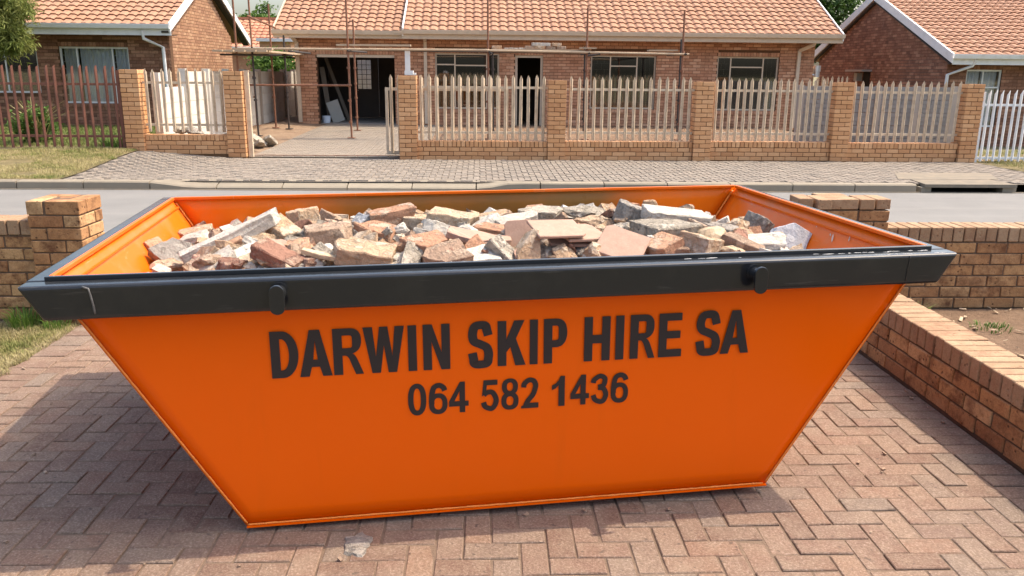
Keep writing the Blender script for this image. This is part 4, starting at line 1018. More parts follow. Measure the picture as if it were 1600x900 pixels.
def dented(mb, P, nu, nv, thick, amp, seed):
    """plate as a grid with slight waviness; P(s,t)->point and normal"""
    b = len(mb.v)
    for side in (0, 1):
        for j in range(nv+1):
            for i in range(nu+1):
                s, t = i/nu, j/nv; p, nn = P(s, t); edge = min(s, 1-s, t, 1-t)
                d = amp*noise.noise(Vector((s*5+seed, t*3, seed)))*min(1, edge*8)
                mb.v.append(tuple(p+nn*(d-thick*side)))
    N = (nu+1)*(nv+1)
    for j in range(nv):
        for i in range(nu):
            a = b+j*(nu+1)+i; mb.f.append((a, a+1, a+nu+2, a+nu+1)); mb.f.append((N+a+nu+1, N+a+nu+2, N+a+1, N+a))
    for i in range(nu): a = b+i; mb.f.append((a, N+a, N+a+1, a+1)); a = b+nv*(nu+1)+i; mb.f.append((a, a+1, N+a+1, N+a))
    for j in range(nv): a = b+j*(nu+1); mb.f.append((a, a+nu+1, N+a+nu+1, N+a)); a += nu; mb.f.append((a, N+a, N+a+nu+1, a+nu+1))
def front_P(v, sgn):
    def P(s, t):
        z = ZB+(HS-ZB)*t; return Vector((uL(z)+(uR(z)-uL(z))*s, v, z)), Vector((0, sgn, 0))
    return P
mb = MB(); dented(mb, front_P(0, -1), 40, 16, th, .004, 1.3); spart('front_panel', mb, M['orange'], smooth=True)
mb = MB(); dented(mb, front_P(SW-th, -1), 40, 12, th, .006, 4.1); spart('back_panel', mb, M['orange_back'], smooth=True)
def end_P(fu, sg):
    def P(s, t):
        z = ZB+(HS-ZB)*t; k = kL if sg < 0 else kR; return Vector((fu(z), .0+SW*s, z)), Vector((-sg*1.0, 0, k)).normalized()
    return P
for fu, sg in ((uL, -1), (uR, 1)):
    mb = MB(); dented(mb, end_P(fu, sg), 22, 14, th, .004, 7.7*sg); spart('end_panel', mb, M['orange_in'], smooth=True)
mb = MB(); mb.box(-SB-.004, SB+.004, -.013, SW+.013, ZB-.006, ZB); spart('floor_plate', mb, M['orange'])
for vv in (.25, SW-.37):
    mb = MB(); mb.box(-SB+.06, SB-.05, vv, vv+.12, .006, ZB-.007); spart('skid', mb, M['rim_black'])
# rim tubes
ZT, ZR = HS-.010, HS-.010-RH+.010
oL = lambda z: -(L1+RS_)+kL*(ZT-z); oR = lambda z: L2+RS_-kR*(ZT-z)
mb = MB(); mb.hexa([(oL(ZR),-RT_,ZR),(oR(ZR),-RT_,ZR),(oR(ZR),-.001,ZR),(oL(ZR),-.001,ZR),(oL(ZT),-RT_,ZT),(oR(ZT),-RT_,ZT),(oR(ZT),-.001,ZT),(oL(ZT),-.001,ZT)]); rim_f = spart('rim', mb, M['rim_black'], bevel=.016, seg=4, smooth=False)
mb = MB(); mb.hexa([(oL(ZR),SW+.001,ZR),(oR(ZR),SW+.001,ZR),(oR(ZR),SW+RT_,ZR),(oL(ZR),SW+RT_,ZR),(oL(ZT),SW+.001,ZT),(oR(ZT),SW+.001,ZT),(oR(ZT),SW+RT_,ZT),(oL(ZT),SW+RT_,ZT)]); spart('rim', mb, M['rim_black'], bevel=.007)
mb = MB(); e = .003; mb.hexa([(oL(ZR),.0,ZR),(uL(ZR)-.008,.0,ZR),(uL(ZR)-.008,SW,ZR),(oL(ZR),SW,ZR),(oL(ZT),.0,ZT),(uL(ZT)-.008,.0,ZT),(uL(ZT)-.008,SW,ZT),(oL(ZT),SW,ZT)]); spart('rim', mb, M['rim_black'], bevel=.006)
mb = MB(); mb.hexa([(uR(ZR)+.008,.0,ZR),(oR(ZR),.0,ZR),(oR(ZR),SW,ZR),(uR(ZR)+.008,SW,ZR),(uR(ZT)+.008,.0,ZT),(oR(ZT),.0,ZT),(oR(ZT),SW,ZT),(uR(ZT)+.008,SW,ZT)]); spart('rim', mb, M['rim_black'], bevel=.006)
# folded inner lip below the top edge of the plates
mb = MB(); mb.box(-L1-.004, L2+.004, -.004, .013, HS-.020, HS+.004); spart('inner_lip', mb, M['rim_black'], bevel=.002, seg=1)
mb = MB(); mb.box(-L1+.02, L2-.02, SW-.022, SW-.007, HS-.012, HS+.004); spart('inner_lip', mb, M['orange_in'], bevel=.002, seg=1)
for fu, sg in ((uL, 1), (uR, -1)):
    mb = MB(); a0, a1 = fu(HS)+sg*.004, fu(HS)+sg*.020; lo, hi = min(a0, a1), max(a0, a1); mb.box(lo, hi, .017, SW-.023, HS-.012, HS+.004); spart('inner_lip', mb, M['orange_in'], bevel=.002, seg=1)
    mb = MB(); z_ = HS-.050; q0 = fu(z_)+sg*.008; mb.bar((q0, .02, z_), (q0, SW-.02, z_), .006, .008); spart('stiffener', mb, M['orange_in'])
# weld beads
def bead(pts, r, name, mat, seed):
    rr = random.Random(seed); P = []; Rr = []
    for (a, b) in zip(pts, pts[1:]):
        a, b = Vector(a), Vector(b); k = max(2, int((b-a).length/.011))
        for i in range(k): P.append(a.lerp(b, i/k)+Vector((rr.uniform(-1,1), rr.uniform(-1,1), rr.uniform(-1,1)))*r*.15); Rr.append(r*rr.uniform(.8,1.15))
    mb = MB(); mb.tube(P, Rr, 6); spart(name, mb, mat, smooth=True)
bead([(-1.490,-RT_-.001,ZT-.004),(-1.470,-RT_-.002,ZT-.012),(-1.462,-RT_-.002,ZR+.06),(-1.458,-RT_-.001,ZR+.008)], .0034, 'weld_bead', M['weld'], 3)
bead([(1.525,-RT_-.0005,ZT-.004),(1.515,-RT_-.001,ZR+.005)], .0028, 'weld_bead', M['rim_black'], 4)
bead([(-SB,-.006,ZB+.005),(SB,-.006,ZB+.005)], .0040, 'weld_bead', M['orange_weld'], 5)
bead([(uL(ZB+.01)+.004,-.004,ZB+.01),(uL(ZR-.01)+.004,-.004,ZR-.01)], .0032, 'weld_bead', M['orange_weld'], 6)
bead([(uR(ZB+.01)-.004,-.003,ZB+.01),(uR(ZR-.01)-.004,-.003,ZR-.01)], .0030, 'weld_bead', M['orange_weld'], 7)
for fu, sg in ((uL, 1), (uR, -1)): bead([(fu(.55)+sg*.006, SW-.012, .55), (fu(HS-.02)+sg*.006, SW-.012, HS-.02)], .006, 'weld_bead', M['orange_weld'], 8+sg)
# paint chips and scratches
rr = random.Random(21)
def flake(c, ax, ay, nrm, sx_, sy_, mat=M['bare_chip'], name='paint_chip', n_=9):
    mb = MB(); c, ax, ay, nrm = Vector(c), Vector(ax).normalized(), Vector(ay).normalized(), Vector(nrm).normalized(); pts = []
    for k in range(n_):
        a = 2*math.pi*k/n_; q = rr.uniform(.55, 1.2); pts.append(c+ax*(sx_*q*math.cos(a))+ay*(sy_*q*math.sin(a)))
    mb.add([p+nrm*.0007 for p in pts]+[p-nrm*.0005 for p in pts], [tuple(range(n_)), tuple(reversed(range(n_, 2*n_)))]+[(i, n_+i, n_+(i+1) % n_, (i+1) % n_) for i in range(n_)])
    spart(name, mb, mat)
for k in range(26):
    uu = rr.choice([rr.uniform(.55, .95), rr.uniform(1.15, 1.66), rr.uniform(1.15, 1.66)]); flake((uu, rr.uniform(-.030,-.018), ZT), (1,0,0), (0,1,0), (0,0,1), rr.uniform(.006,.02), rr.uniform(.0015,.0035))
for k in range(10): flake((rr.uniform(1.42,1.70), -RT_+.018+rr.uniform(0,.004), ZT), (1,0,0), (0,1,0), (0,-.4,1), rr.uniform(.006,.022), rr.uniform(.0015,.003))
def on_right(v, z): return Vector((uR(z)-.0078, v, z))
for v, z, sx_, sy_, ang in ((.62,.935,.030,.0045,.9),(.655,.948,.012,.003,.7),(.50,.955,.016,.003,1.0),(1.05,.90,.008,.002,.3),(.80,.96,.006,.002,.5)):
    zax = Vector((kR,0,1)).normalized(); yax = Vector((0,1,0)); flake(on_right(v, z), zax*math.sin(ang)+yax*math.cos(ang), zax*math.cos(ang)-yax*math.sin(ang), (-1,0,kR), sx_, sy_, M['r_plaster'], 'scratch')
# chain lugs on the rim
for uc, du in ((-.857, -.012), (.884, .008)):
    mb = MB(); mb.tube([(uc,-RT_+.004,.965),(uc,-RT_-.052,.965)], .026, 20); lug = spart('lug_pin', mb, M['rim_black'], smooth=False)
    mb = MB(); mb.tube([(uc,-RT_-.0005,.965),(uc,-RT_-.010,.965)], .034, 20); spart('collar', mb, M['rim_black'], lug)
    pl = []; hw = .0265
    for k in range(13): a = math.pi*k/12; pl.append((uc+du*.2+hw*math.cos(a), .975+hw*math.sin(a)))
    for k in range(13): a = math.pi+math.pi*k/12; pl.append((uc+du*.2+hw*.96*math.cos(a), .922+hw*.9*math.sin(a)))
    mb = MB(); mb.prism(pl, lambda a, b: (a, -RT_-.064, b), lambda a, b: (a, -RT_-.052, b)); spart('keeper_plate', mb, M['rim_black'], lug, bevel=.003)

# ------------------------------------------------------------------ lettering
def bez(p0, p1, p2, p3, k=9):
    return [tuple((1-t)**3*a+3*(1-t)**2*t*b+3*(1-t)*t*t*c+t**3*d for a, b, c, d in zip(p0, p1, p2, p3)) for t in [i/k for i in range(1, k+1)]]
def path(*cmds):
    out = []
    for c in cmds:
        if len(c) == 2: out.append(c)
        else: out += bez(out[-1], c[0:2], c[2:4], c[4:6])
    return out
K = .56
def dshape(x0, x1, y0, y1, xc):     # right-rounded block
    ry = (y1-y0)/2; ym = (y0+y1)/2
    return path((x0,y0),(xc,y0),(xc+(x1-xc)*K,y0,x1,ym-ry*K,x1,ym),(x1,ym+ry*K,xc+(x1-xc)*K,y1,xc,y1),(x0,y1))
def ring(cx, cyy, rx, ry, k=40):
    return [(cx+rx*abs(math.cos(a))**.86*(1 if math.cos(a) >= 0 else -1), cyy+ry*abs(math.sin(a))**.86*(1 if math.sin(a) >= 0 else -1)) for a in [2*math.pi*i/k for i in range(k)]]
def stroke(ctrl, hx, hy, k=10):
    """open stroke through control points (Catmull-Rom); pen half-width hx across, hy up"""
    P = [Vector(c) for c in ctrl]; P = [P[0]*2-P[1]]+P+[P[-1]*2-P[-2]]; pts = []
    for i in range(1, len(P)-2):
        for q in range(k):
            t = q/k; a, b, c, d = P[i-1], P[i], P[i+1], P[i+2]
            pts.append(.5*((2*b)+(c-a)*t+(2*a-5*b+4*c-d)*t*t+(3*b-a-3*c+d)*t**3))
    pts.append(P[-2]); l, r = [], []
    for i, p in enumerate(pts):
        d = pts[min(i+1, len(pts)-1)]-pts[max(i-1, 0)]; nn = Vector((-d.y, d.x)).normalized(); o = Vector((nn.x*hx, nn.y*hy)); l.append(tuple(p+o)); r.append(tuple(p-o))
    return ('strip', l, r)
def glyph(ch, w):
    """contours (several layers) in a box w x 1, heavy grotesque capitals"""
    s = .185; h = .165; c = w/2
    if ch == 'I': return [[[(0,0),(w,0),(w,1),(0,1)]]]
    if ch == 'D': return [[dshape(0, w, 0, 1, w*.42), dshape(s, w-s, h, 1-h, w*.40)]]
    if ch == 'A':
        t = .155
        return [[[(0,0),(s*1.02,0),(s*1.02+.055,.205),(w-s*1.02-.055,.205),(w-s*1.02,0),(w,0),(c+t*.66,1),(c-t*.66,1)], [(s+.095,.36),(w-s-.095,.36),(c,.77)]]]
    if ch == 'P': return [[path((0,0),(s,0),(s,.36),(w*.52,.36),(w*.86,.36,w,.50,w,.68),(w,.88,w*.86,1,w*.52,1),(0,1)), path((s,.52),(w*.5,.52),(w*.66,.52,w-s,.56,w-s,.68),(w-s,.80,w*.66,.845,w*.5,.845),(s,.845))]]
    if ch == 'R': return [[path((0,0),(s,0),(s,.415),(w*.36,.415),(w*.50,.415,w*.52,.36,w*.60,.22),(w*.735,0),(w,0),(w*.84,.26),(w*.76,.39,w*.72,.425,w*.64,.455),(w*.86,.49,w*.95,.60,w*.95,.735),(w*.95,.90,w*.84,1,w*.56,1),(0,1)),
                               path((s,.575),(w*.50,.575),(w*.66,.575,w*.95-s,.60,w*.95-s,.715),(w*.95-s,.82,w*.66,.85,w*.52,.85),(s,.85))]]
    if ch == 'W': return [[[(0,1),(w*.20,0),(w*.405,0),(w*.5,.60),(w*.595,0),(w*.80,0),(w,1),(w-.195,1),(w*.70,.36),(w*.60,1),(w*.40,1),(w*.30,.36),(.195,1)]]]
    if ch == 'N': return [[[(0,0),(s*.96,0),(s*.96,.62),(w-s*1.02,0),(w,0),(w,1),(w-s*.96,1),(w-s*.96,.38),(s*1.02,1),(0,1)]]]
    if ch == 'K': return [[[(0,0),(s,0),(s,.30),(s+.085,.42),(w-.225,0),(w,0),(s+.205,.60),(w*.95,1),(w*.95-.22,1),(s,.58),(s,1),(0,1)]]]
    if ch == 'H': return [[[(0,0),(s,0),(s,.40),(w-s,.40),(w-s,0),(w,0),(w,1),(w-s,1),(w-s,.59),(s,.59),(s,1),(0,1)]]]
    if ch == 'E': return [[[(0,0),(w,0),(w,.175),(s,.175),(s,.425),(w*.93,.425),(w*.93,.595),(s,.595),(s,.83),(w*.98,.83),(w*.98,1),(0,1)]]]
    hx, hy = .095, .088
    if ch == 'S': return [[stroke([(w-hx-.005,.70),(w-hx-.03,.80),(w*.70,.915),(c,.935),(w*.28,.905),(hx+.01,.79),(hx+.005,.68),(w*.26,.575),(c,.51),(w*.74,.435),(w-hx,.31),(w-hx-.005,.20),(w*.76,.09),(c,.062),(w*.26,.085),(hx+.02,.20),(hx-.005,.325)], hx, hy)]]
    hx, hy = .082, .080
    if ch == '0': return [[ring(c,.5,c,.515), ring(c,.5,c-.165,.36)]]
    if ch == '1': return [[[(w*.52,0),(w,0),(w,1),(w*.66,1),(w*.52,.86),(w*.30,.76),(0,.70),(0,.545),(w*.30,.60),(w*.52,.70)]]]
    if ch == '4': return [[[(w*.54,0),(w*.82,0),(w*.82,.205),(w,.205),(w,.37),(w*.82,.37),(w*.82,1),(w*.57,1),(0,.375),(0,.205),(w*.54,.205)], [(w*.27,.37),(w*.54,.37),(w*.54,.70)]]]
    if ch == '2': return [[stroke([(hx,.69),(hx+.02,.81),(c*.9,.925),(w*.72,.89),(w-hx-.01,.76),(w-hx-.03,.62),(w*.68,.44),(w*.42,.26),(w*.26,.09)], hx, hy)], [[(.0,0),(w,0),(w,.17),(w*.30,.17),(0,.06)]]]
    if ch == '3': return [[stroke([(hx,.70),(hx+.03,.81),(c,.92),(w*.76,.86),(w-hx-.035,.74),(w*.70,.60),(w*.42,.555)], hx, hy)], [stroke([(w*.42,.545),(w*.72,.50),(w-hx,.33),(w-hx-.02,.19),(w*.70,.085),(c,.07),(hx+.06,.15),(hx,.30)], hx, hy)]]
    if ch == '5': return [[[(w*.16,1),(w*.93,1),(w*.93,.835),(w*.34,.835),(w*.285,.56),(.035,.475)]], [stroke([(.09,.52),(w*.34,.595),(w*.62,.60),(w-hx-.03,.46),(w-hx,.32),(w-hx-.03,.19),(w*.66,.08),(c,.065),(hx+.05,.14),(hx,.28)], hx, hy)]]
    if ch == '6': return [[ring(c,.325,c,.34), ring(c,.325,c-.155,.195)], [stroke([(w-hx,.745),(w-hx-.04,.85),(c+.04,.925),(w*.30,.87),(hx+.02,.68),(hx,.45),(hx+.005,.32)], hx, hy)]]
    if ch == '8': return [[ring(c,.275,c,.29), ring(c,.275,c-.16,.155)], [ring(c,.745,c*.93,.27), ring(c,.745,c*.93-.155,.14)]]
def letter(ch, u0, u1, z0, hgt):
    w_ = (u1-u0)/hgt
    for q, cont in enumerate(glyph(ch, w_)):
        if cont[0][0] == 'strip':
            l_, r_ = cont[0][1], cont[0][2]; N_ = len(l_); smb = MB()
            smb.v = [(a*hgt, b*hgt, .0004) for a, b in l_]+[(a*hgt, b*hgt, .0004) for a, b in r_]
            smb.f = [(i, N_+i, N_+i+1, i+1) for i in range(N_-1)]; me = smb.mesh('letter', M['letter_black'])
            if sum(p.normal.z for p in me.polygons) < 0: me.flip_normals()
            if q == 0: o = bpy.data.objects.new('letter', me); COL.objects.link(o); o.parent = skip; o.location = (u0, -.0042, z0); o.rotation_euler = (math.pi/2, 0, 0); first = me
            else:
                bm = bmesh.new(); bm.from_mesh(first); bm2 = bmesh.new(); bm2.from_mesh(me)
                for v in bm2.verts: v.co.z += .0006*q
                bm2.to_mesh(me); bm2.free(); bm.from_mesh(me); bm.to_mesh(first); bm.free()
            continue
        cu = bpy.data.curves.new('letter', 'CURVE'); cu.dimensions = '2D'; cu.fill_mode = 'BOTH'; cu.extrude = .0004
        for pts in cont:
            sp = cu.splines.new('POLY'); sp.points.add(len(pts)-1); sp.use_cyclic_u = True
            for p_, (a, b) in zip(sp.points, pts): p_.co = (a*hgt, b*hgt, 0, 1)
        tmp = bpy.data.objects.new('tmp', cu); COL.objects.link(tmp)
        dg = bpy.context.evaluated_depsgraph_get(); me = bpy.data.meshes.new_from_object(tmp.evaluated_get(dg)); bpy.data.objects.remove(tmp)
        me.materials.clear(); me.materials.append(M['letter_black']); me.name = 'letter'
        if q == 0: o = bpy.data.objects.new('letter', me); COL.objects.link(o); o.parent = skip; o.location = (u0, -.0042, z0); o.rotation_euler = (math.pi/2, 0, 0); first = me
        else:
            bm = bmesh.new(); bm.from_mesh(first); nv = len(bm.verts); bm2 = bmesh.new(); bm2.from_mesh(me)
            for v in bm2.verts: v.co.z += .0006*q
            bm2.to_mesh(me); bm2.free(); bm.from_mesh(me); bm.to_mesh(first); bm.free()
TXT = [('D',-.9128,-.8151),('A',-.8132,-.6975),('R',-.6914,-.5835),('W',-.5825,-.4318),('I',-.419,-.3872),('N',-.3633,-.2632),('S',-.1956,-.1011),('K',-.0831,.0243),('I',.0399,.0708),('P',.094,.1848),('H',.252,.3548),('I',.3764,.4096),('R',.4346,.5361),('E',.5501,.6442),('S',.7019,.8028),('A',.8055,.9244)]
NUM = [('0',-.4253,-.3567),('6',-.3469,-.2766),('4',-.2707,-.1961),('5',-.1491,-.0799),('8',-.07,-.0027),('2',.0073,.0752),('1',.1282,.179),('4',.2019,.2762),('3',.2825,.3535),('6',.3638,.4341)]
for ch, a, b in TXT: letter(ch, a, b, .617, .178)
for ch, a, b in NUM: letter(ch, a, b, .439, .124)

# ================================================================== rubble in the skip
def surf_z(u_, v_):
    e = min(u_-uL(.9), uR(.9)-u_)
    return .875+.085*math.sin(math.pi*min(1, max(0, v_/SW)))**.7*sstep(0, .7, e)-.03*(1-sstep(0, .35, e))
SKI = SKM.inverted()
def rubble_spot(px, py, lift=0):
    o = SKI @ Vector((0,0,CAM_H)); d = (SKI.to_3x3() @ pix_ray(px, py)).normalized(); t = 2.0
    for _ in range(4000):
        p = o+d*t
        if p.z < surf_z(p.x, p.y)+lift: break
        t += .003
    return p
def rough(bm, amp, scale, seed):
    for v in bm.verts:
        n_ = noise.noise_vector(v.co*scale+Vector((seed, seed*.37, seed*1.7))); v.co += n_*amp
def chunk_mesh(kind, l, wd, h, mat, seed):
    rr = random.Random(seed); bm = bmesh.new()
    if kind in ('brick', 'half', 'slab', 'tile', 'strip'):
        bmesh.ops.create_cube(bm, size=1)
        for v in bm.verts: v.co = Vector((v.co.x*l, v.co.y*wd, v.co.z*h))
        cuts = {'brick': 1, 'half': 2, 'slab': 3, 'tile': 1, 'strip': 1}[kind]
        for k in range(cuts):
            if kind == 'half': nn = Vector((1, rr.uniform(-.5,.5), rr.uniform(-.35,.35))); co = Vector((l*rr.uniform(.28,.40), 0, 0)) if k == 0 else Vector((-l*.5+.02, -wd*.5+.02, 0))
            if kind == 'half' and k == 1: nn = Vector((-1, -1, rr.uniform(-.4,.4)))
            if kind == 'brick': nn = Vector((rr.choice((-1,1)), rr.uniform(-.7,.7), rr.uniform(-.4,.8))); co = Vector((nn.x*l*.42, 0, h*.2))
            if kind in ('slab', 'tile', 'strip'):
                a = rr.uniform(0, 2*math.pi); nn = Vector((math.cos(a), math.sin(a), rr.uniform(-.3,.3) if kind != 'tile' else 0)); co = Vector((math.cos(a)*l*.40, math.sin(a)*wd*.40, 0))
                if kind == 'strip': nn = Vector((1, rr.uniform(-.6,.6), rr.uniform(-.3,.3))); co = Vector((l*.46, 0, 0))
                if kind == 'tile': nn = Vector((rr.choice((-1,1)), rr.choice((-1,1)), 0)); co = Vector((nn.x*l*.44, nn.y*wd*.44, 0))
            g = bm.verts[:]+bm.edges[:]+bm.faces[:]
            r = bmesh.ops.bisect_plane(bm, geom=g, plane_co=co, plane_no=nn.normalized(), clear_outer=True)
            ed = [e for e in r['geom_cut'] if isinstance(e, bmesh.types.BMEdge)]
            if ed: bmesh.ops.contextual_create(bm, geom=ed)
        bmesh.ops.bevel(bm, geom=bm.edges[:], offset=min(h*.06, .004) if kind != 'tile' else .0025, segments=1, affect='EDGES')
        if kind != 'tile':
            bmesh.ops.triangulate(bm, faces=bm.faces[:])
            bmesh.ops.subdivide_edges(bm, edges=[e for e in bm.edges if e.calc_length() > .028], cuts=3, use_grid_fill=True)
            bmesh.ops.triangulate(bm, faces=bm.faces[:])
            rough(bm, .004 if kind != 'slab' else .007, 17, seed); rough(bm, .0035, 60, seed+9); rough(bm, .003, 140, seed+4)
        else:
            bmesh.ops.subdivide_edges(bm, edges=[e for e in bm.edges if e.calc_length() > .08], cuts=2, use_grid_fill=True); rough(bm, .0018, 25, seed)
    else:   # lump / crumb: broken stone
        bmesh.ops.create_icosphere(bm, subdivisions=3, radius=.5)
        planes = []
        for k in range(11):
            d = Vector((rr.gauss(0,1), rr.gauss(0,1), rr.gauss(0,1))).normalized(); planes.append((d, rr.uniform(.20,.40)))
        for v in bm.verts:
            c_ = v.co.copy()
            for d, q in planes:
                e_ = c_.dot(d)-q
                if e_ > 0: c_ -= d*e_
            v.co = Vector((c_.x*l*1.25, c_.y*wd*1.25, c_.z*h*1.25))
        rough(bm, .012, 14, seed); rough(bm, .008, 45, seed+3); rough(bm, .005, 110, seed+5)
    bmesh.ops.recalc_face_normals(bm, faces=bm.faces)
    m = bpy.data.meshes.new('rubble'); bm.to_mesh(m); bm.free(); m.materials.append(mat)
    return m
B_, H_, S_, T_, L_, P_ = 'brick', 'half', 'slab', 'tile', 'lump', 'strip'
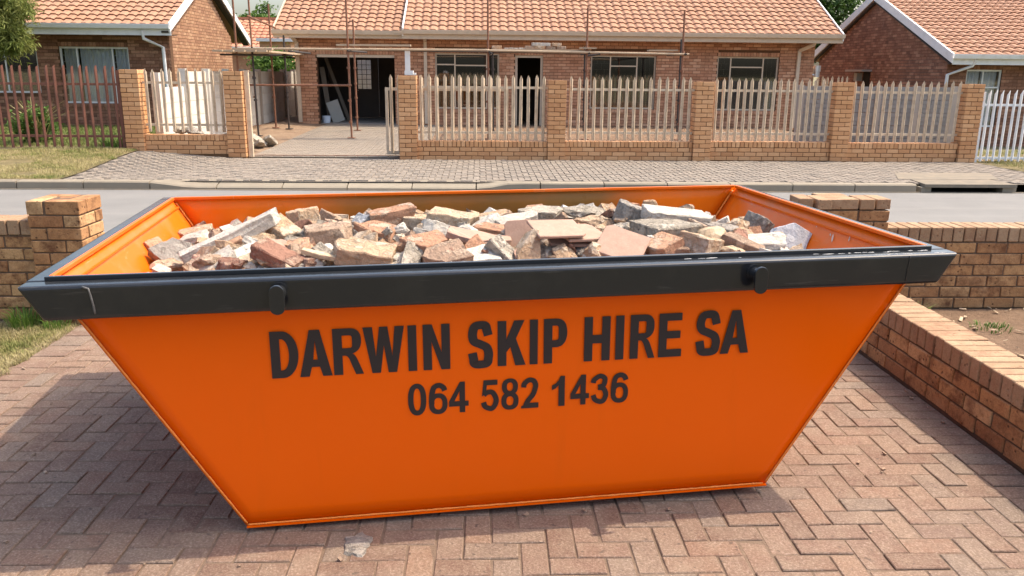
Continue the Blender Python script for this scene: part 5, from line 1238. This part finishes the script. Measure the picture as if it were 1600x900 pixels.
# px, py, kind, length, width, height, tilt-x, tilt-y, turn (degrees), material, lift, name, label
RUB = [
 (251,400,B_,.20,.10,.07, 30,55,-20,'r_orange',.02,'brick','brown brick leaning on the left end wall behind the grey slab'),
 (277,396,S_,.23,.20,.055, 38,30,-35,'r_grey',.03,'slab','flat grey slab propped at the left end of the load'),
 (268,414,L_,.17,.13,.09, 10,0,15,'r_tan',.01,'brick_lump','cream crumbled brick lump at the front left corner of the load'),
 (311,366,H_,.20,.13,.09, 8,-8,12,'r_tan',.03,'brick','buff half brick beside the left end of the long pale strip'),
 (362,368,P_,.50,.075,.07, 5,-22,14,'r_plaster',.07,'concrete_strip','long pale concrete strip lying across the left of the load'),
 (345,388,B_,.22,.10,.07, 15,-20,15,'r_orange',.03,'brick','brown brick with a pale end just below the long strip'),
 (318,405,B_,.17,.09,.06, 40,-50,20,'r_tan',.02,'brick','tan rounded brick standing on end at the front left'),
 (340,409,S_,.17,.12,.05, 35,-25,20,'r_plaster',.02,'plaster_piece','white plaster wedge next to the tan brick standing on end'),
 (368,416,H_,.16,.10,.06, 10,5,-10,'r_red',.01,'brick','red brick stub just behind the front rim on the left'),
 (380,399,S_,.20,.14,.05, 25,-10,25,'r_plaster',.01,'slab','pale slab under the red-brown brick'),
 (408,376,L_,.17,.12,.11, 0,-10,20,'r_tan',.03,'brick_lump','rough sandy brick lump under the right end of the long strip'),
 (442,362,H_,.19,.12,.10, 20,25,-40,'r_tan',.04,'brick','tan brick with a dark side at the right end of the long strip'),
 (432,398,B_,.23,.11,.075, 20,22,-25,'r_red',.05,'brick','red-brown brick with a whitish top face at the front left'),
 (391,414,L_,.07,.06,.06, 0,0,0,'r_plaster',.02,'plaster_piece','small white plaster knob left of the red-brown brick'),
 (468,389,L_,.13,.11,.13, 0,20,10,'r_orange',.04,'brick_lump','rough orange lump between red-brown brick and large dark-ended brick'),
 (472,341,H_,.15,.12,.12, 5,-10,-30,'r_tan',.05,'brick','tan brick cube standing highest at the left back'),
 (478,358,S_,.18,.14,.07, 18,-5,15,'r_tan',.02,'brick','pale brick piece under the tan cube'),
 (515,364,B_,.23,.13,.11, 8,-3,12,'r_brown',.05,'brick','large brown brick with a dark end, left of centre'),
 (518,345,H_,.15,.10,.09, 10,30,20,'r_brown',.02,'brick','grey-brown brick corner poking up behind the large dark-ended brick'),
 (562,343,L_,.24,.09,.08, 0,-18,18,'r_stone',.05,'stone','long blue-grey stone lying at the back left of centre'),
 (560,365,H_,.12,.08,.06, 10,15,-15,'r_concrete',.03,'concrete_piece','small grey block right of the large dark-ended brick'),
 (615,336,B_,.26,.13,.11, 3,-8,10,'r_orange',.06,'brick','big orange brick against the back wall'),
 (588,362,S_,.24,.17,.09, 15,10,-12,'r_orange',.04,'brick','broken orange brick with a flat pink top'),
 (623,357,L_,.07,.065,.06, 0,0,0,'r_plaster',.05,'stone','small round white stone between the orange bricks'),
 (563,392,S_,.30,.17,.085, 22,10,-10,'r_tan',.05,'concrete_slab','biggest cream-topped concrete lump at the front left of centre'),
 (502,388,L_,.11,.09,.08, 10,0,0,'r_plaster',.04,'plaster_piece','crumpled white plaster lump left of the biggest concrete lump'),
 (627,386,L_,.17,.13,.12, 5,0,20,'r_orange',.04,'brick_lump','orange brick chunk right of the biggest concrete lump'),
 (528,405,P_,.32,.035,.022, 10,14,-12,'r_wood',.03,'batten','thin pale wooden batten below the biggest concrete lump'),
 (474,411,S_,.24,.12,.05, 25,-12,14,'r_plaster',.01,'slab','pale flat long slab behind the front rim on the left'),
 (632,404,L_,.17,.12,.10, 20,0,20,'r_plaster',.01,'plaster_piece','cream wedge at the front, left of the cracked grey-brown brick'),
 (627,373,L_,.08,.06,.05, 30,0,0,'r_tan',.05,'brick_lump','small pale knob between orange chunks left of centre'),
 (669,384,S_,.20,.16,.11, 20,-6,25,'r_orange',.05,'brick','terracotta broken brick with a smooth flat top left of centre'),
 (660,346,B_,.20,.11,.08, 6,5,-8,'r_tan',.03,'brick','buff brick beside the big orange brick at the back'),
 (672,358,L_,.20,.12,.09, 5,8,-8,'r_tan',.03,'brick_lump','jagged buff fragment in front of the back buff brick'),
 (692,399,S_,.22,.17,.07, 38,-6,15,'r_brown',.04,'brick','cracked grey-brown brick at the front left of centre'),
 (743,402,S_,.21,.17,.06, 32,0,8,'r_plaster',.02,'plaster_piece','white plaster sheet at the front, centre left'),
 (708,343,B_,.25,.15,.11, 8,8,-20,'r_tan',.05,'brick','big buff brick at the back, left of centre'),
 (738,327,H_,.16,.12,.07, 55,10,35,'r_brown',.03,'brick','brown brick standing on its corner against the back wall'),
 (770,341,B_,.20,.11,.08, 5,-8,10,'r_tan',.03,'brick','buff brick with a grey stain at the back centre'),
 (774,361,B_,.21,.12,.08, 12,8,-12,'r_orange',.03,'brick','orange brick just left of the upright pink tile'),
 (742,371,S_,.34,.14,.035, 20,9,-8,'r_tile',.05,'slab','long salmon flagstone piece left of centre'),
 (810,367,T_,.13,.15,.014, 62,-4,-8,'r_tile',.05,'floor_tile','pink tile offcut tipped up left of the tile stack'),
 (803,345,S_,.26,.16,.07, 14,-6,12,'r_plaster',.05,'slab','white-topped slab behind the upright pink tile'),
 (845,334,S_,.25,.17,.08, 8,2,0,'r_concrete',.05,'slab','white flat slab resting at the back centre'),
 (790,396,B_,.19,.08,.07, 25,40,-40,'r_concrete',.03,'brick','cream grey brick sliding down behind the front rim, centre'),
 (823,389,B_,.11,.19,.09, 68,4,6,'r_tan',.05,'brick','tan brick standing upright at the front centre'),
 (851,393,L_,.10,.09,.09, 0,0,0,'r_concrete',.03,'concrete_piece','small pale grey crumb right of the upright tan brick'),
 (878,398,L_,.15,.12,.09, 10,10,0,'r_tan',.02,'brick_lump','buff lump at the front below the tile stack'),
 (870,357,T_,.235,.20,.014, 12,2,8,'r_tile',.115,'floor_tile','topmost salmon tile of the stack at the centre'),
 (906,363,T_,.22,.20,.014, 11,3,16,'r_tile',.085,'floor_tile','second salmon tile of the centre stack, jutting out to the right'),
 (893,372,T_,.235,.18,.014, 12,4,0,'r_tile',.060,'floor_tile','lowest broken tile of the centre stack'),
 (972,382,T_,.215,.20,.016, 30,16,-28,'r_tile',.07,'floor_tile','large salmon tile tipped towards the front, right of the stack'),
 (898,327,L_,.30,.13,.10, 0,8,-8,'r_concrete',.06,'concrete_lump','long pale concrete lump at the back, right of centre'),
 (943,338,L_,.16,.09,.07, 0,12,-10,'r_concrete',.03,'concrete_piece','grey crumbling tail piece beside the long concrete lump'),
 (934,345,L_,.22,.11,.07, 0,4,0,'r_tan',.02,'brick_lump','buff crumbled strip behind the centre tiles'),
 (975,360,L_,.24,.17,.10, 0,15,0,'r_concrete',.04,'mortar_lump','crumbly grey mortar lump behind the large tipped tile'),
 (989,334,H_,.19,.14,.11, 0,20,-15,'r_grey',.06,'concrete_block','grey concrete block at the back right of centre'),
 (970,339,S_,.16,.10,.05, 10,28,-20,'r_grey',.03,'slab','dark slab edge left of the grey concrete block'),
 (1066,339,S_,.40,.19,.08, 9,7,-6,'r_plaster',.07,'slab','largest white-topped slab at the right back'),
 (1040,356,S_,.30,.18,.075, 14,-2,6,'r_concrete',.08,'slab','thick cream slab in front of the largest white slab'),
 (1040,384,H_,.20,.14,.11, 12,-18,25,'r_orange',.04,'brick','brown-orange broken brick right of the large tipped tile'),
 (931,395,L_,.20,.14,.11, 5,0,0,'r_tan',.03,'brick_lump','sandy brick lump at the front under the large tipped tile'),
 (1020,324,H_,.09,.08,.10, 0,0,20,'r_tan',.06,'brick_lump','small upright fragment against the back wall, right of centre'),
 (1068,327,L_,.11,.08,.09, 0,0,0,'r_brown',.06,'stone','round brown stone behind the largest white slab'),
 (1081,330,L_,.07,.06,.07, 0,0,0,'r_brown',.05,'stone','small round stone right of the one behind the largest white slab'),
 (1094,380,B_,.17,.15,.11, 18,12,42,'r_tan',.05,'brick','beige brick turned corner-on at the front right'),
 (1115,371,L_,.17,.12,.13, 0,25,0,'r_wood',.05,'brick_lump','golden-brown rough chunk right of the corner-on beige brick'),
 (1158,381,B_,.22,.10,.07, 15,22,-22,'r_brown',.04,'brick','long grey-brown piece sloping to the front right'),
 (1122,357,S_,.22,.12,.06, 15,8,-10,'r_grey',.04,'slab','grey flat piece below the right end of the largest white slab'),
 (1150,351,L_,.14,.11,.13, 0,10,0,'r_tan',.04,'brick_lump','pale cone-shaped fragment near the right back corner'),
 (1186,353,H_,.18,.13,.12, 30,28,35,'r_grey',.05,'brick','dark grey brick on its corner near the right end wall'),
 (1198,378,S_,.21,.17,.06, 28,4,-6,'r_plaster',.04,'plaster_piece','cream plaster sheet near the right end'),
 (1233,371,S_,.20,.17,.07, 62,28,-12,'r_white',.05,'slab','bluish-white slab leaning on the right end wall'),
 (1136,389,L_,.17,.10,.07, 0,10,0,'r_wood',.02,'brick_lump','golden crumbs at the front right below the sloping piece'),
 (1171,391,L_,.11,.06,.04, 0,0,0,'r_plaster',.01,'plaster_piece','small flat white chip at the front right'),
 (1091,357,H_,.11,.09,.08, 15,20,20,'r_brown',.05,'brick','small brown brick piece behind the corner-on beige brick'),
 (1166,367,L_,.14,.10,.08, 10,10,0,'r_tan',.04,'brick_lump','pinkish-beige lump left of the cream plaster sheet'),
 (447,407,H_,.12,.10,.06, 15,10,20,'r_concrete',.00,'concrete_piece','grey scrap under the red-brown brick at the front'),
 (548,352,L_,.12,.09,.07, 0,0,0,'r_tan',.02,'brick_lump','buff scrap below the blue-grey stone'),
 (1003,395,L_,.14,.10,.07, 5,0,0,'r_plaster',.01,'plaster_piece','pale lump by the front rim, right of the large tipped tile'),
 (600,409,L_,.14,.10,.06, 10,0,0,'r_tan',.0,'brick_lump','tan scrap by the front rim, below the orange chunk'),
 (716,408,H_,.13,.09,.06, 20,0,10,'r_red',.0,'brick','reddish stub between cracked brick and white plaster sheet'),
 (905,393,L_,.11,.09,.08, 0,0,0,'r_grey',.02,'stone','dark stone in the shade below the centre tiles'),
 (1062,393,H_,.14,.10,.07, 15,-10,-20,'r_brown',.02,'brick','brown stub left of the corner-on beige brick'),
 (300,384,H_,.12,.09,.07, 10,10,0,'r_brown',-.02,'brick','shaded brown stub below the left end of the long strip'),
]
for q, (px, py, kind, l, wd, h, tx, ty, rz, mt, lift, nm, lab) in enumerate(RUB):
    p = rubble_spot(px, py, lift); p.z -= h*.10
    o = bpy.data.objects.new(nm, chunk_mesh(kind, l*.92, wd*.92, h*(.80 if kind in (B_, S_, L_) else .9), M[mt], q*13+5)); COL.objects.link(o)
    o.matrix_world = SKM @ Matrix.Translation(p) @ Euler((R(tx*(.45 if kind not in (T_,) and tx < 50 else 1)), R(ty), R(rz))).to_matrix().to_4x4()
    tag(o, lab, 'rubble', 'rubble pieces in the skip')
# smaller shards in the gaps, each told apart by the larger piece it lies next to
rr = random.Random(77); used = set(); short = []
for (px, py, kind, l, wd, h, tx, ty, rz, mt, lift, nm, lab) in RUB: short.append((px, py, lab))
cname = {'r_tan': 'buff', 'r_orange': 'orange-brown', 'r_brown': 'brown', 'r_plaster': 'white', 'r_concrete': 'grey', 'r_red': 'dark red', 'r_tile': 'pink'}
made = 0
for k in range(900):
    if made >= 95: break
    px, py = rr.uniform(255, 1225), rr.uniform(322, 414)
    if py > 418-(px-250)*.028 or py < 352-(px-250)*.03*(1 if px < 900 else 0)-(19.5 if px >= 900 else 0): continue
    i = min(range(len(short)), key=lambda q: (short[q][0]-px)**2+((short[q][1]-py)*1.6)**2); dx, dy = px-short[i][0], (py-short[i][1])*1.6
    side = ('right of' if dx > 0 else 'left of') if abs(dx) > abs(dy) else ('in front of' if dy > 0 else 'behind')
    mt = rr.choice(['r_tan','r_tan','r_orange','r_brown','r_plaster','r_plaster','r_concrete','r_red','r_tile','r_brown'])
    if (i, side) in used: continue
    key = short[i][2].split(' ')
    lab = ' '.join(('small %s shard %s the' % (cname[mt], side)).split(' ')+key)
    if len(lab.split()) > 16: lab = ' '.join(lab.split()[:16])
    while lab.split()[-1] in ('the','of','a','and','with','at','its','by','in','on','right','left','long','front','back','large','big','white','cream','pale','pink','grey','small','just','below','behind','beside','between','under','near','against','largest','biggest','upright','beige','corner-on','brown','tan','orange','buff','centre','tipped'): lab = ' '.join(lab.split()[:-1])
    if lab in used: continue
    used.add((i, side)); used.add(lab)
    kd = rr.choice(['half','half','slab','lump','brick']); s_ = rr.uniform(.055,.12)
    p = rubble_spot(px, py, rr.uniform(.005,.04))
    o = bpy.data.objects.new('rubble_shard', chunk_mesh(kd, s_*rr.uniform(1,1.5), s_*rr.uniform(.6,.9), s_*rr.uniform(.35,.7), M[mt], 900+k)); COL.objects.link(o)
    o.matrix_world = SKM @ Matrix.Translation(p) @ Euler((rr.uniform(-.6,.6), rr.uniform(-.7,.7), rr.uniform(0,6.28))).to_matrix().to_4x4()
    tag(o, lab, 'rubble', 'rubble pieces in the skip'); made += 1
# the mass underneath: dusty heap and small fragments
mb = MB(); nu, nv = 60, 34
for j in range(nv+1):
    for i in range(nu+1):
        z0 = .80; a, b = uL(z0)+.03, uR(z0)-.03; u_ = a+(b-a)*i/nu; v_ = .02+(SW-.04)*j/nv
        z = surf_z(u_, v_)-.10+.03*noise.noise(Vector((u_*6, v_*6, 1)))+.02*noise.noise(Vector((u_*17, v_*17, 2)))
        mb.v.append(tuple(SKM @ Vector((u_, v_, z))))
for j in range(nv):
    for i in range(nu): a = j*(nu+1)+i; mb.f.append((a, a+1, a+nu+2, a+nu+1))
mb.obj('rubble_heap', M['heap'], None, kind='stuff')['label'] = 'dusty packed rubble filling the skip below the larger pieces'
rr = random.Random(5)
for gname, mats, cnt in (('brick_fragments', 'r_orange', 420), ('mortar_fragments', 'r_plaster', 420), ('dust_fragments', 'r_tan', 520)):
    mb = MB()
    for k in range(cnt):
        v_ = rr.uniform(.08, SW-.06); u_ = rr.uniform(uL(.8)+.06, uR(.8)-.06); z = surf_z(u_, v_)-.075+rr.uniform(0,.06); s = rr.choice((.018,.025,.035,.05,.065))
        mt = SKM @ Matrix.Translation((u_, v_, z)) @ Euler((rr.uniform(0,6),rr.uniform(0,6),rr.uniform(0,6))).to_matrix().to_4x4()
        pts = [mt @ Vector((x*s*rr.uniform(.6,1.1), y*s*rr.uniform(.45,.9), zz*s*rr.uniform(.3,.7))) for x, y, zz in ((-1,-1,-1),(1,-1,-1),(1,1,-1),(-1,1,-1),(-1,-1,1),(1,-1,1),(1,1,1),(-1,1,1))]
        mb.hexa(pts)
    mb.obj(gname, M[mats], None, kind='stuff')['label'] = 'small broken '+gname.split('_')[0]+' bits between the larger rubble pieces'

# ================================================================== rubble heap at the gateway
rr = random.Random(15)
spots = [(-4.92,18.15,.24,.30,.05,'topmost flat slab of the concrete heap by the gate post'),(-4.78,18.35,.16,.26,.05,'leaning slab at the right of the concrete heap by the gate post'),(-4.56,18.5,.11,.22,.06,'outermost grey lump on the right of the concrete heap'),
         (-5.0,18.6,.17,.28,.06,'back slab of the concrete heap by the gate post'),(-4.88,18.0,.09,.24,.05,'front slab at the foot of the concrete heap'),(-4.68,18.1,.07,.20,.05,'tilted slab in front of the outermost lump of the concrete heap')]
for q, (x, y, z, l, h, lab) in enumerate(spots):
    o = put('concrete_slab', chunk_mesh('slab', l*1.7, l*1.35, h*1.2, M['r_concrete'], 300+q), None, (x, y, yard_z(x, y)+z), (rr.uniform(.1,.6), rr.uniform(-.2,.6), rr.uniform(0,3))); tag(o, lab, 'rubble', 'broken concrete heap at the gateway')
spots = [(-5.35,16.95,.28,'grey lump seen through the left palisade, nearest the pillar'),(-5.62,17.0,.25,'dark lump seen through the left palisade, in the middle of three'),(-5.88,16.9,.24,'small lump seen through the left palisade, farthest from the gateway')]
for q, (x, y, l, lab) in enumerate(spots):
    o = put('concrete_lump', chunk_mesh('lump', l*1.3, l, l*.8, M['r_concrete' if q != 1 else 'r_grey'], 330+q), None, (x, y, yard_z(x, y)+.28+.05*q), (0, .2, q)); tag(o, lab, 'rubble', 'broken concrete behind the left palisade')
    for k in range(3):
        pass
# ground mound under them
mb = MB()
for j in range(11):
    for i in range(19):
        x, y = -6.1+1.5*i/18, 16.72+.9*j/10; e = max(0, 1-((x+5.35)/.85)**2)*max(0, 1-((y-17.1)/.5)**2)
        mb.v.append((x, y, yard_z(x, y)+.25*e-.01+.02*noise.noise(Vector((x*9,y*9,0)))*(e > 0)))
for j in range(10):
    for i in range(18): a = j*19+i; mb.f.append((a, a+1, a+20, a+19))
mb.obj('spoil_heap', M['dirt'], None, kind='stuff')['label'] = 'low mound of sand and spoil under the broken concrete'

# ================================================================== plants
def blades(name, mat, n, pick, hgt, wd, label, seed, lean=.5):
    rr = random.Random(seed); mb = MB()
    for k in range(n):
        q = pick(rr)
        if q is None: continue
        x, y, z, s = q; h = hgt*s*rr.uniform(.5,1.25); a = rr.uniform(0, 6.283); l = h*lean*rr.uniform(.2,1.6); w_ = wd*rr.uniform(.6,1.2); dx, dy = math.cos(a), math.sin(a); b = len(mb.v)
        mb.v += [(x-dy*w_, y+dx*w_, z), (x+dy*w_, y-dx*w_, z), (x+dx*l*.4+dy*w_*.7, y+dy*l*.4-dx*w_*.7, z+h*.65), (x+dx*l*.4-dy*w_*.7, y+dy*l*.4+dx*w_*.7, z+h*.65), (x+dx*l, y+dy*l, z+h)]
        mb.f += [(b, b+1, b+2, b+3), (b+3, b+2, b+4)]
    m = bpy.data.meshes.new(name); m.from_pydata(mb.v, [], mb.f); m.materials.append(mat)
    o = bpy.data.objects.new(name, m); COL.objects.link(o); return tag(o, label, None, None, 'stuff')
def pk_near(rr):
    x = -2.72-abs(rr.gauss(0, .75)) if rr.random() < .7 else rr.uniform(-5.5, -2.72); y = rr.uniform(3.2, 5.6)
    d = noise.noise(Vector((x*3, y*3, 7)))
    if d < -.42: return None
    return x+.05*noise.noise(Vector((y*9, 0, 0))), y, -.012, .8+.5*d
blades('lawn_grass', M['dry_grass'], 45000, pk_near, .042, .0022, 'short dry grass of the lawn left of the driveway', 1, .9)
def pk_verge(rr):
    x = rr.uniform(-10.5, -6.35); y = rr.uniform(13.16, 16.5); d = noise.noise(Vector((x*1.3, y*1.6, 5)))
    if d < -.35 or x > -6.5+.12*noise.noise(Vector((y*4, 1, 1))): return None
    return x, y, path_z(x, y), .8+.6*d
blades('verge_grass', M['verge_grass'], 42000, pk_verge, .045, .004, 'patchy straw-coloured grass of the far verge', 2, .9)
def pk_lawn(rr):
    x = rr.uniform(-13.2, -6.6); y = rr.uniform(16.45, 22.6); return x, y, (.205 if y > 18.1 else path_z(-7.3, y)), .9+.5*noise.noise(Vector((x, y, 3)))
blades('yard_grass', M['green_grass'], 42000, pk_lawn, .07, .006, 'green lawn grass behind the rust-brown palisade', 3, .7)
def pk_right(rr):
    x = rr.uniform(9.85, 15); y = rr.uniform(13.2, 22.3)
    if y < 16.3 and x < 9.9+.3*(16.3-y)*0+.1: return None
    z = .034 if y < 18.2 else .03-.25*sstep(18.2, 21.5, y); return x, y, z, .8+.5*noise.noise(Vector((x, y, 8)))
blades('right_grass', M['verge_grass'], 30000, pk_right, .06, .005, 'yellow-green grass round the white palisade', 4, .8)
def tuft(name, c, r, n, h, mat, lab, seed, wd=.003, cat='weed', group='weeds by the walls'):
    rr = random.Random(seed); mb = MB()
    for k in range(n):
        a = rr.uniform(0, 6.283); q = r*math.sqrt(rr.random()); x, y = c[0]+q*math.cos(a), c[1]+q*math.sin(a); hh = h*rr.uniform(.4,1.1); l = hh*rr.uniform(.2,1.0); a += rr.uniform(-.8,.8); dx, dy = math.cos(a), math.sin(a); b = len(mb.v); z = c[2]
        mb.v += [(x-dy*wd, y+dx*wd, z), (x+dy*wd, y-dx*wd, z), (x+dx*l*.35+dy*wd, y+dy*l*.35-dx*wd, z+hh*.7), (x+dx*l*.35-dy*wd, y+dy*l*.35+dx*wd, z+hh*.7), (x+dx*l, y+dy*l, z+hh)]
        mb.f += [(b, b+1, b+2, b+3), (b+3, b+2, b+4)]
    m = bpy.data.meshes.new(name); m.from_pydata([(a-c[0], b-c[1], d-c[2]) for a, b, d in mb.v], [], mb.f); m.materials.append(mat)
    o = bpy.data.objects.new(name, m); COL.objects.link(o); o.location = c; return tag(o, lab, cat, group)
tuft('weed_tuft', (-3.08,5.52,0), .09, 160, .14, M['weed'], 'green weed tuft at the foot of the near left wall', 1)
tuft('weed_tuft', (-2.85,5.50,0), .08, 90, .07, M['weed'], 'low weeds at the foot of the near left pier', 2)
tuft('weed_tuft', (3.02,5.55,.02), .12, 190, .12, M['dry_grass'], 'half-dry weed tuft at the back corner of the soil bed', 3)
tuft('weed_tuft', (3.50,5.35,.02), .13, 110, .035, M['weed'], 'small green weed alone in the middle of the soil bed', 4)
tuft('weed_tuft', (2.86,4.55,.0), .10, 170, .13, M['weed'], 'green weed behind the low wall coping, farther one', 5)
tuft('weed_tuft', (2.90,4.15,.0), .13, 240, .14, M['dry_grass'], 'yellowish weed strip behind the low wall coping', 6)
tuft('weed_tuft', (2.92,3.8,.0), .12, 200, .13, M['weed'], 'green weed behind the low wall coping, nearest the right edge', 7)
tuft('weed_tuft', (-7.0,16.55,.2), .25, 260, .22, M['weed'], 'weeds at the right end of the rust-brown palisade', 8, .006)
rr = random.Random(31); mb = MB()
for k in range(150):
    x, y = rr.uniform(2.8, 4.6), rr.uniform(4.0, 5.85); s = rr.uniform(.008,.035); a = rr.uniform(0,3.1); z = .03+.03*noise.noise(Vector((x*1.7, y*1.7, 4)))
    mt = Matrix.Translation((x, y, z)) @ Euler((rr.uniform(-.4,.4), rr.uniform(-.4,.4), a)).to_matrix().to_4x4()
    mb.hexa([mt @ Vector((p_*s, q_*s*.3, r_*.002)) for p_, q_, r_ in ((-1,-1,-1),(1,-1,-1),(1,1,-1),(-1,1,-1),(-1,-1,1),(1,-1,1),(1,1,1),(-1,1,1))])
mb.obj('leaf_litter', M['r_wood'], None, kind='stuff')['label'] = 'dry leaf litter scattered over the bare soil bed'

def leaf_cloud(mb, c, rad, n, size, rr, aspect=.45, droop=0, clumps=14, cr=.38):
    cl = []
    for k in range(clumps):
        while True:
            p = Vector((rr.uniform(-1,1), rr.uniform(-1,1), rr.uniform(-1,1)))
            if .25 < p.length < 1: break
        cl.append(p)
    for k in range(n):
        q = rr.choice(cl); d = Vector((rr.gauss(0,1), rr.gauss(0,1), rr.gauss(0,1)))*cr*.55; p = q+d
        p = Vector((c[0]+p.x*rad[0], c[1]+p.y*rad[1], c[2]+p.z*rad[2]))
        ax = Vector((rr.gauss(0,1), rr.gauss(0,1), rr.gauss(0,.6)-droop)).normalized(); nn = Vector((rr.gauss(0,1), rr.gauss(0,1), rr.gauss(0,1)+.6)).normalized(); bx = ax.cross(nn)
        if bx.length < .05: continue
        bx.normalize(); s = size*rr.uniform(.6,1.3); b = len(mb.v); w_ = s*aspect*.5
        mb.v += [tuple(p), tuple(p+ax*s*.5+bx*w_), tuple(p+ax*s), tuple(p+ax*s*.5-bx*w_)]; mb.f.append((b, b+1, b+2, b+3))
def tree(name, base, h, crowns, mat, lab, seed, n, size, aspect=.45, droop=0, trunk=.14, cat='tree', group=None, clumps=14, cr=.38):
    rr = random.Random(seed); t = thing(name, base, lab, cat, group); bx, by, bz = base
    mb = MB(); mb.tube([(bx, by, bz), (bx+.05, by, bz+h*.3), (bx-.05, by+.1, bz+h*.65)], [trunk, trunk*.75, trunk*.4], 9)
    for (c, r) in crowns: mb.tube([(bx, by, bz+h*.3), ((bx+c[0])/2, (by+c[1])/2, (bz+h*.3+c[2])/2+.1), c], [trunk*.5, trunk*.32, trunk*.1], 6)
    mb.obj('trunk', M['bark'], t, smooth=True)
    mb = MB()
    for (c, r) in crowns: leaf_cloud(mb, c, r, n, size, rr, aspect, droop, clumps, cr)
    off = Vector(base); m = bpy.data.meshes.new('crown'); m.from_pydata([(a-off.x, b-off.y, d-off.z) for a, b, d in mb.v], [], mb.f); m.materials.append(mat)
    o = bpy.data.objects.new('crown', m); COL.objects.link(o); o.parent = t; return t
tree('feathery_tree', (-12.0, 20.4, .2), 4.2, [((-11.6,20.2,3.1),(1.0,.9,.8)), ((-11.9,20.4,4.0),(1.3,1.1,.8)), ((-11.05,20.0,2.35),(.72,.7,.50)), ((-11.75,20.2,2.5),(.8,.7,.5)), ((-11.0,20.1,3.3),(.55,.6,.5)), ((-10.75,20.0,2.75),(.50,.5,.55)), ((-10.45,20.0,3.2),(.50,.5,.55)), ((-10.5,20.0,2.35),(.35,.4,.3))], M['feather_leaf'], 'feathery olive-green tree in front of the left house', 1, 3800, .16, .16, .9, .13, clumps=22, cr=.40)
tree('leafy_tree', (14.5, 44, 0), 8, [((13.6,44,5.4),(2.4,1.8,2.0)), ((16.0,44.5,5.8),(2.4,1.8,2.2)), ((17.2,44,4.4),(1.8,1.6,1.6))], M['dark_leaf'], 'dense dark green tree behind the gap between middle and right houses', 2, 4200, .26, .55, .2, .3, clumps=26, cr=.42)
tree('leafy_tree', (13.2, 38, 0), 4.2, [((13.1,38,3.4),(1.2,1.0,1.0))], M['feather_leaf'], 'paler small tree in front of the dark one behind the roofs', 3, 2600, .16, .4, .2, .12, clumps=16)
tree('leafy_tree', (-13.4, 56, 0), 6.0, [((-13.9,56,4.95),(1.2,1.0,.75))], M['mid_leaf'], 'distant round green tree above the far tiled roof', 4, 2600, .20, .6, 0, .2, clumps=16, cr=.35)
tree('bush', (-7.0, 31, .1), 2.0, [((-6.9,31,1.75),(1.0,.9,.75)), ((-7.6,31.5,1.6),(.7,.7,.6))], M['mid_leaf'], 'bright green bush behind the precast wall in the passage', 5, 2400, .14, .55, .1, .06, 'shrub', None, 18, .38)
tree('shrub', (-8.75, 17.4, .2), .9, [((-8.95,17.3,.55),(.45,.4,.38))], M['mid_leaf'], 'leafy shrub at the left edge behind the rust-brown palisade', 6, 1800, .10, .35, -.3, .03, 'shrub', None, 14, .4)
tuft('spiky_plant', (-8.75,17.15,.22), .10, 70, .85, M['dry_grass'], 'pale spiky strap-leaved plant in the left-hand shrub', 9, .016, 'plant', None)
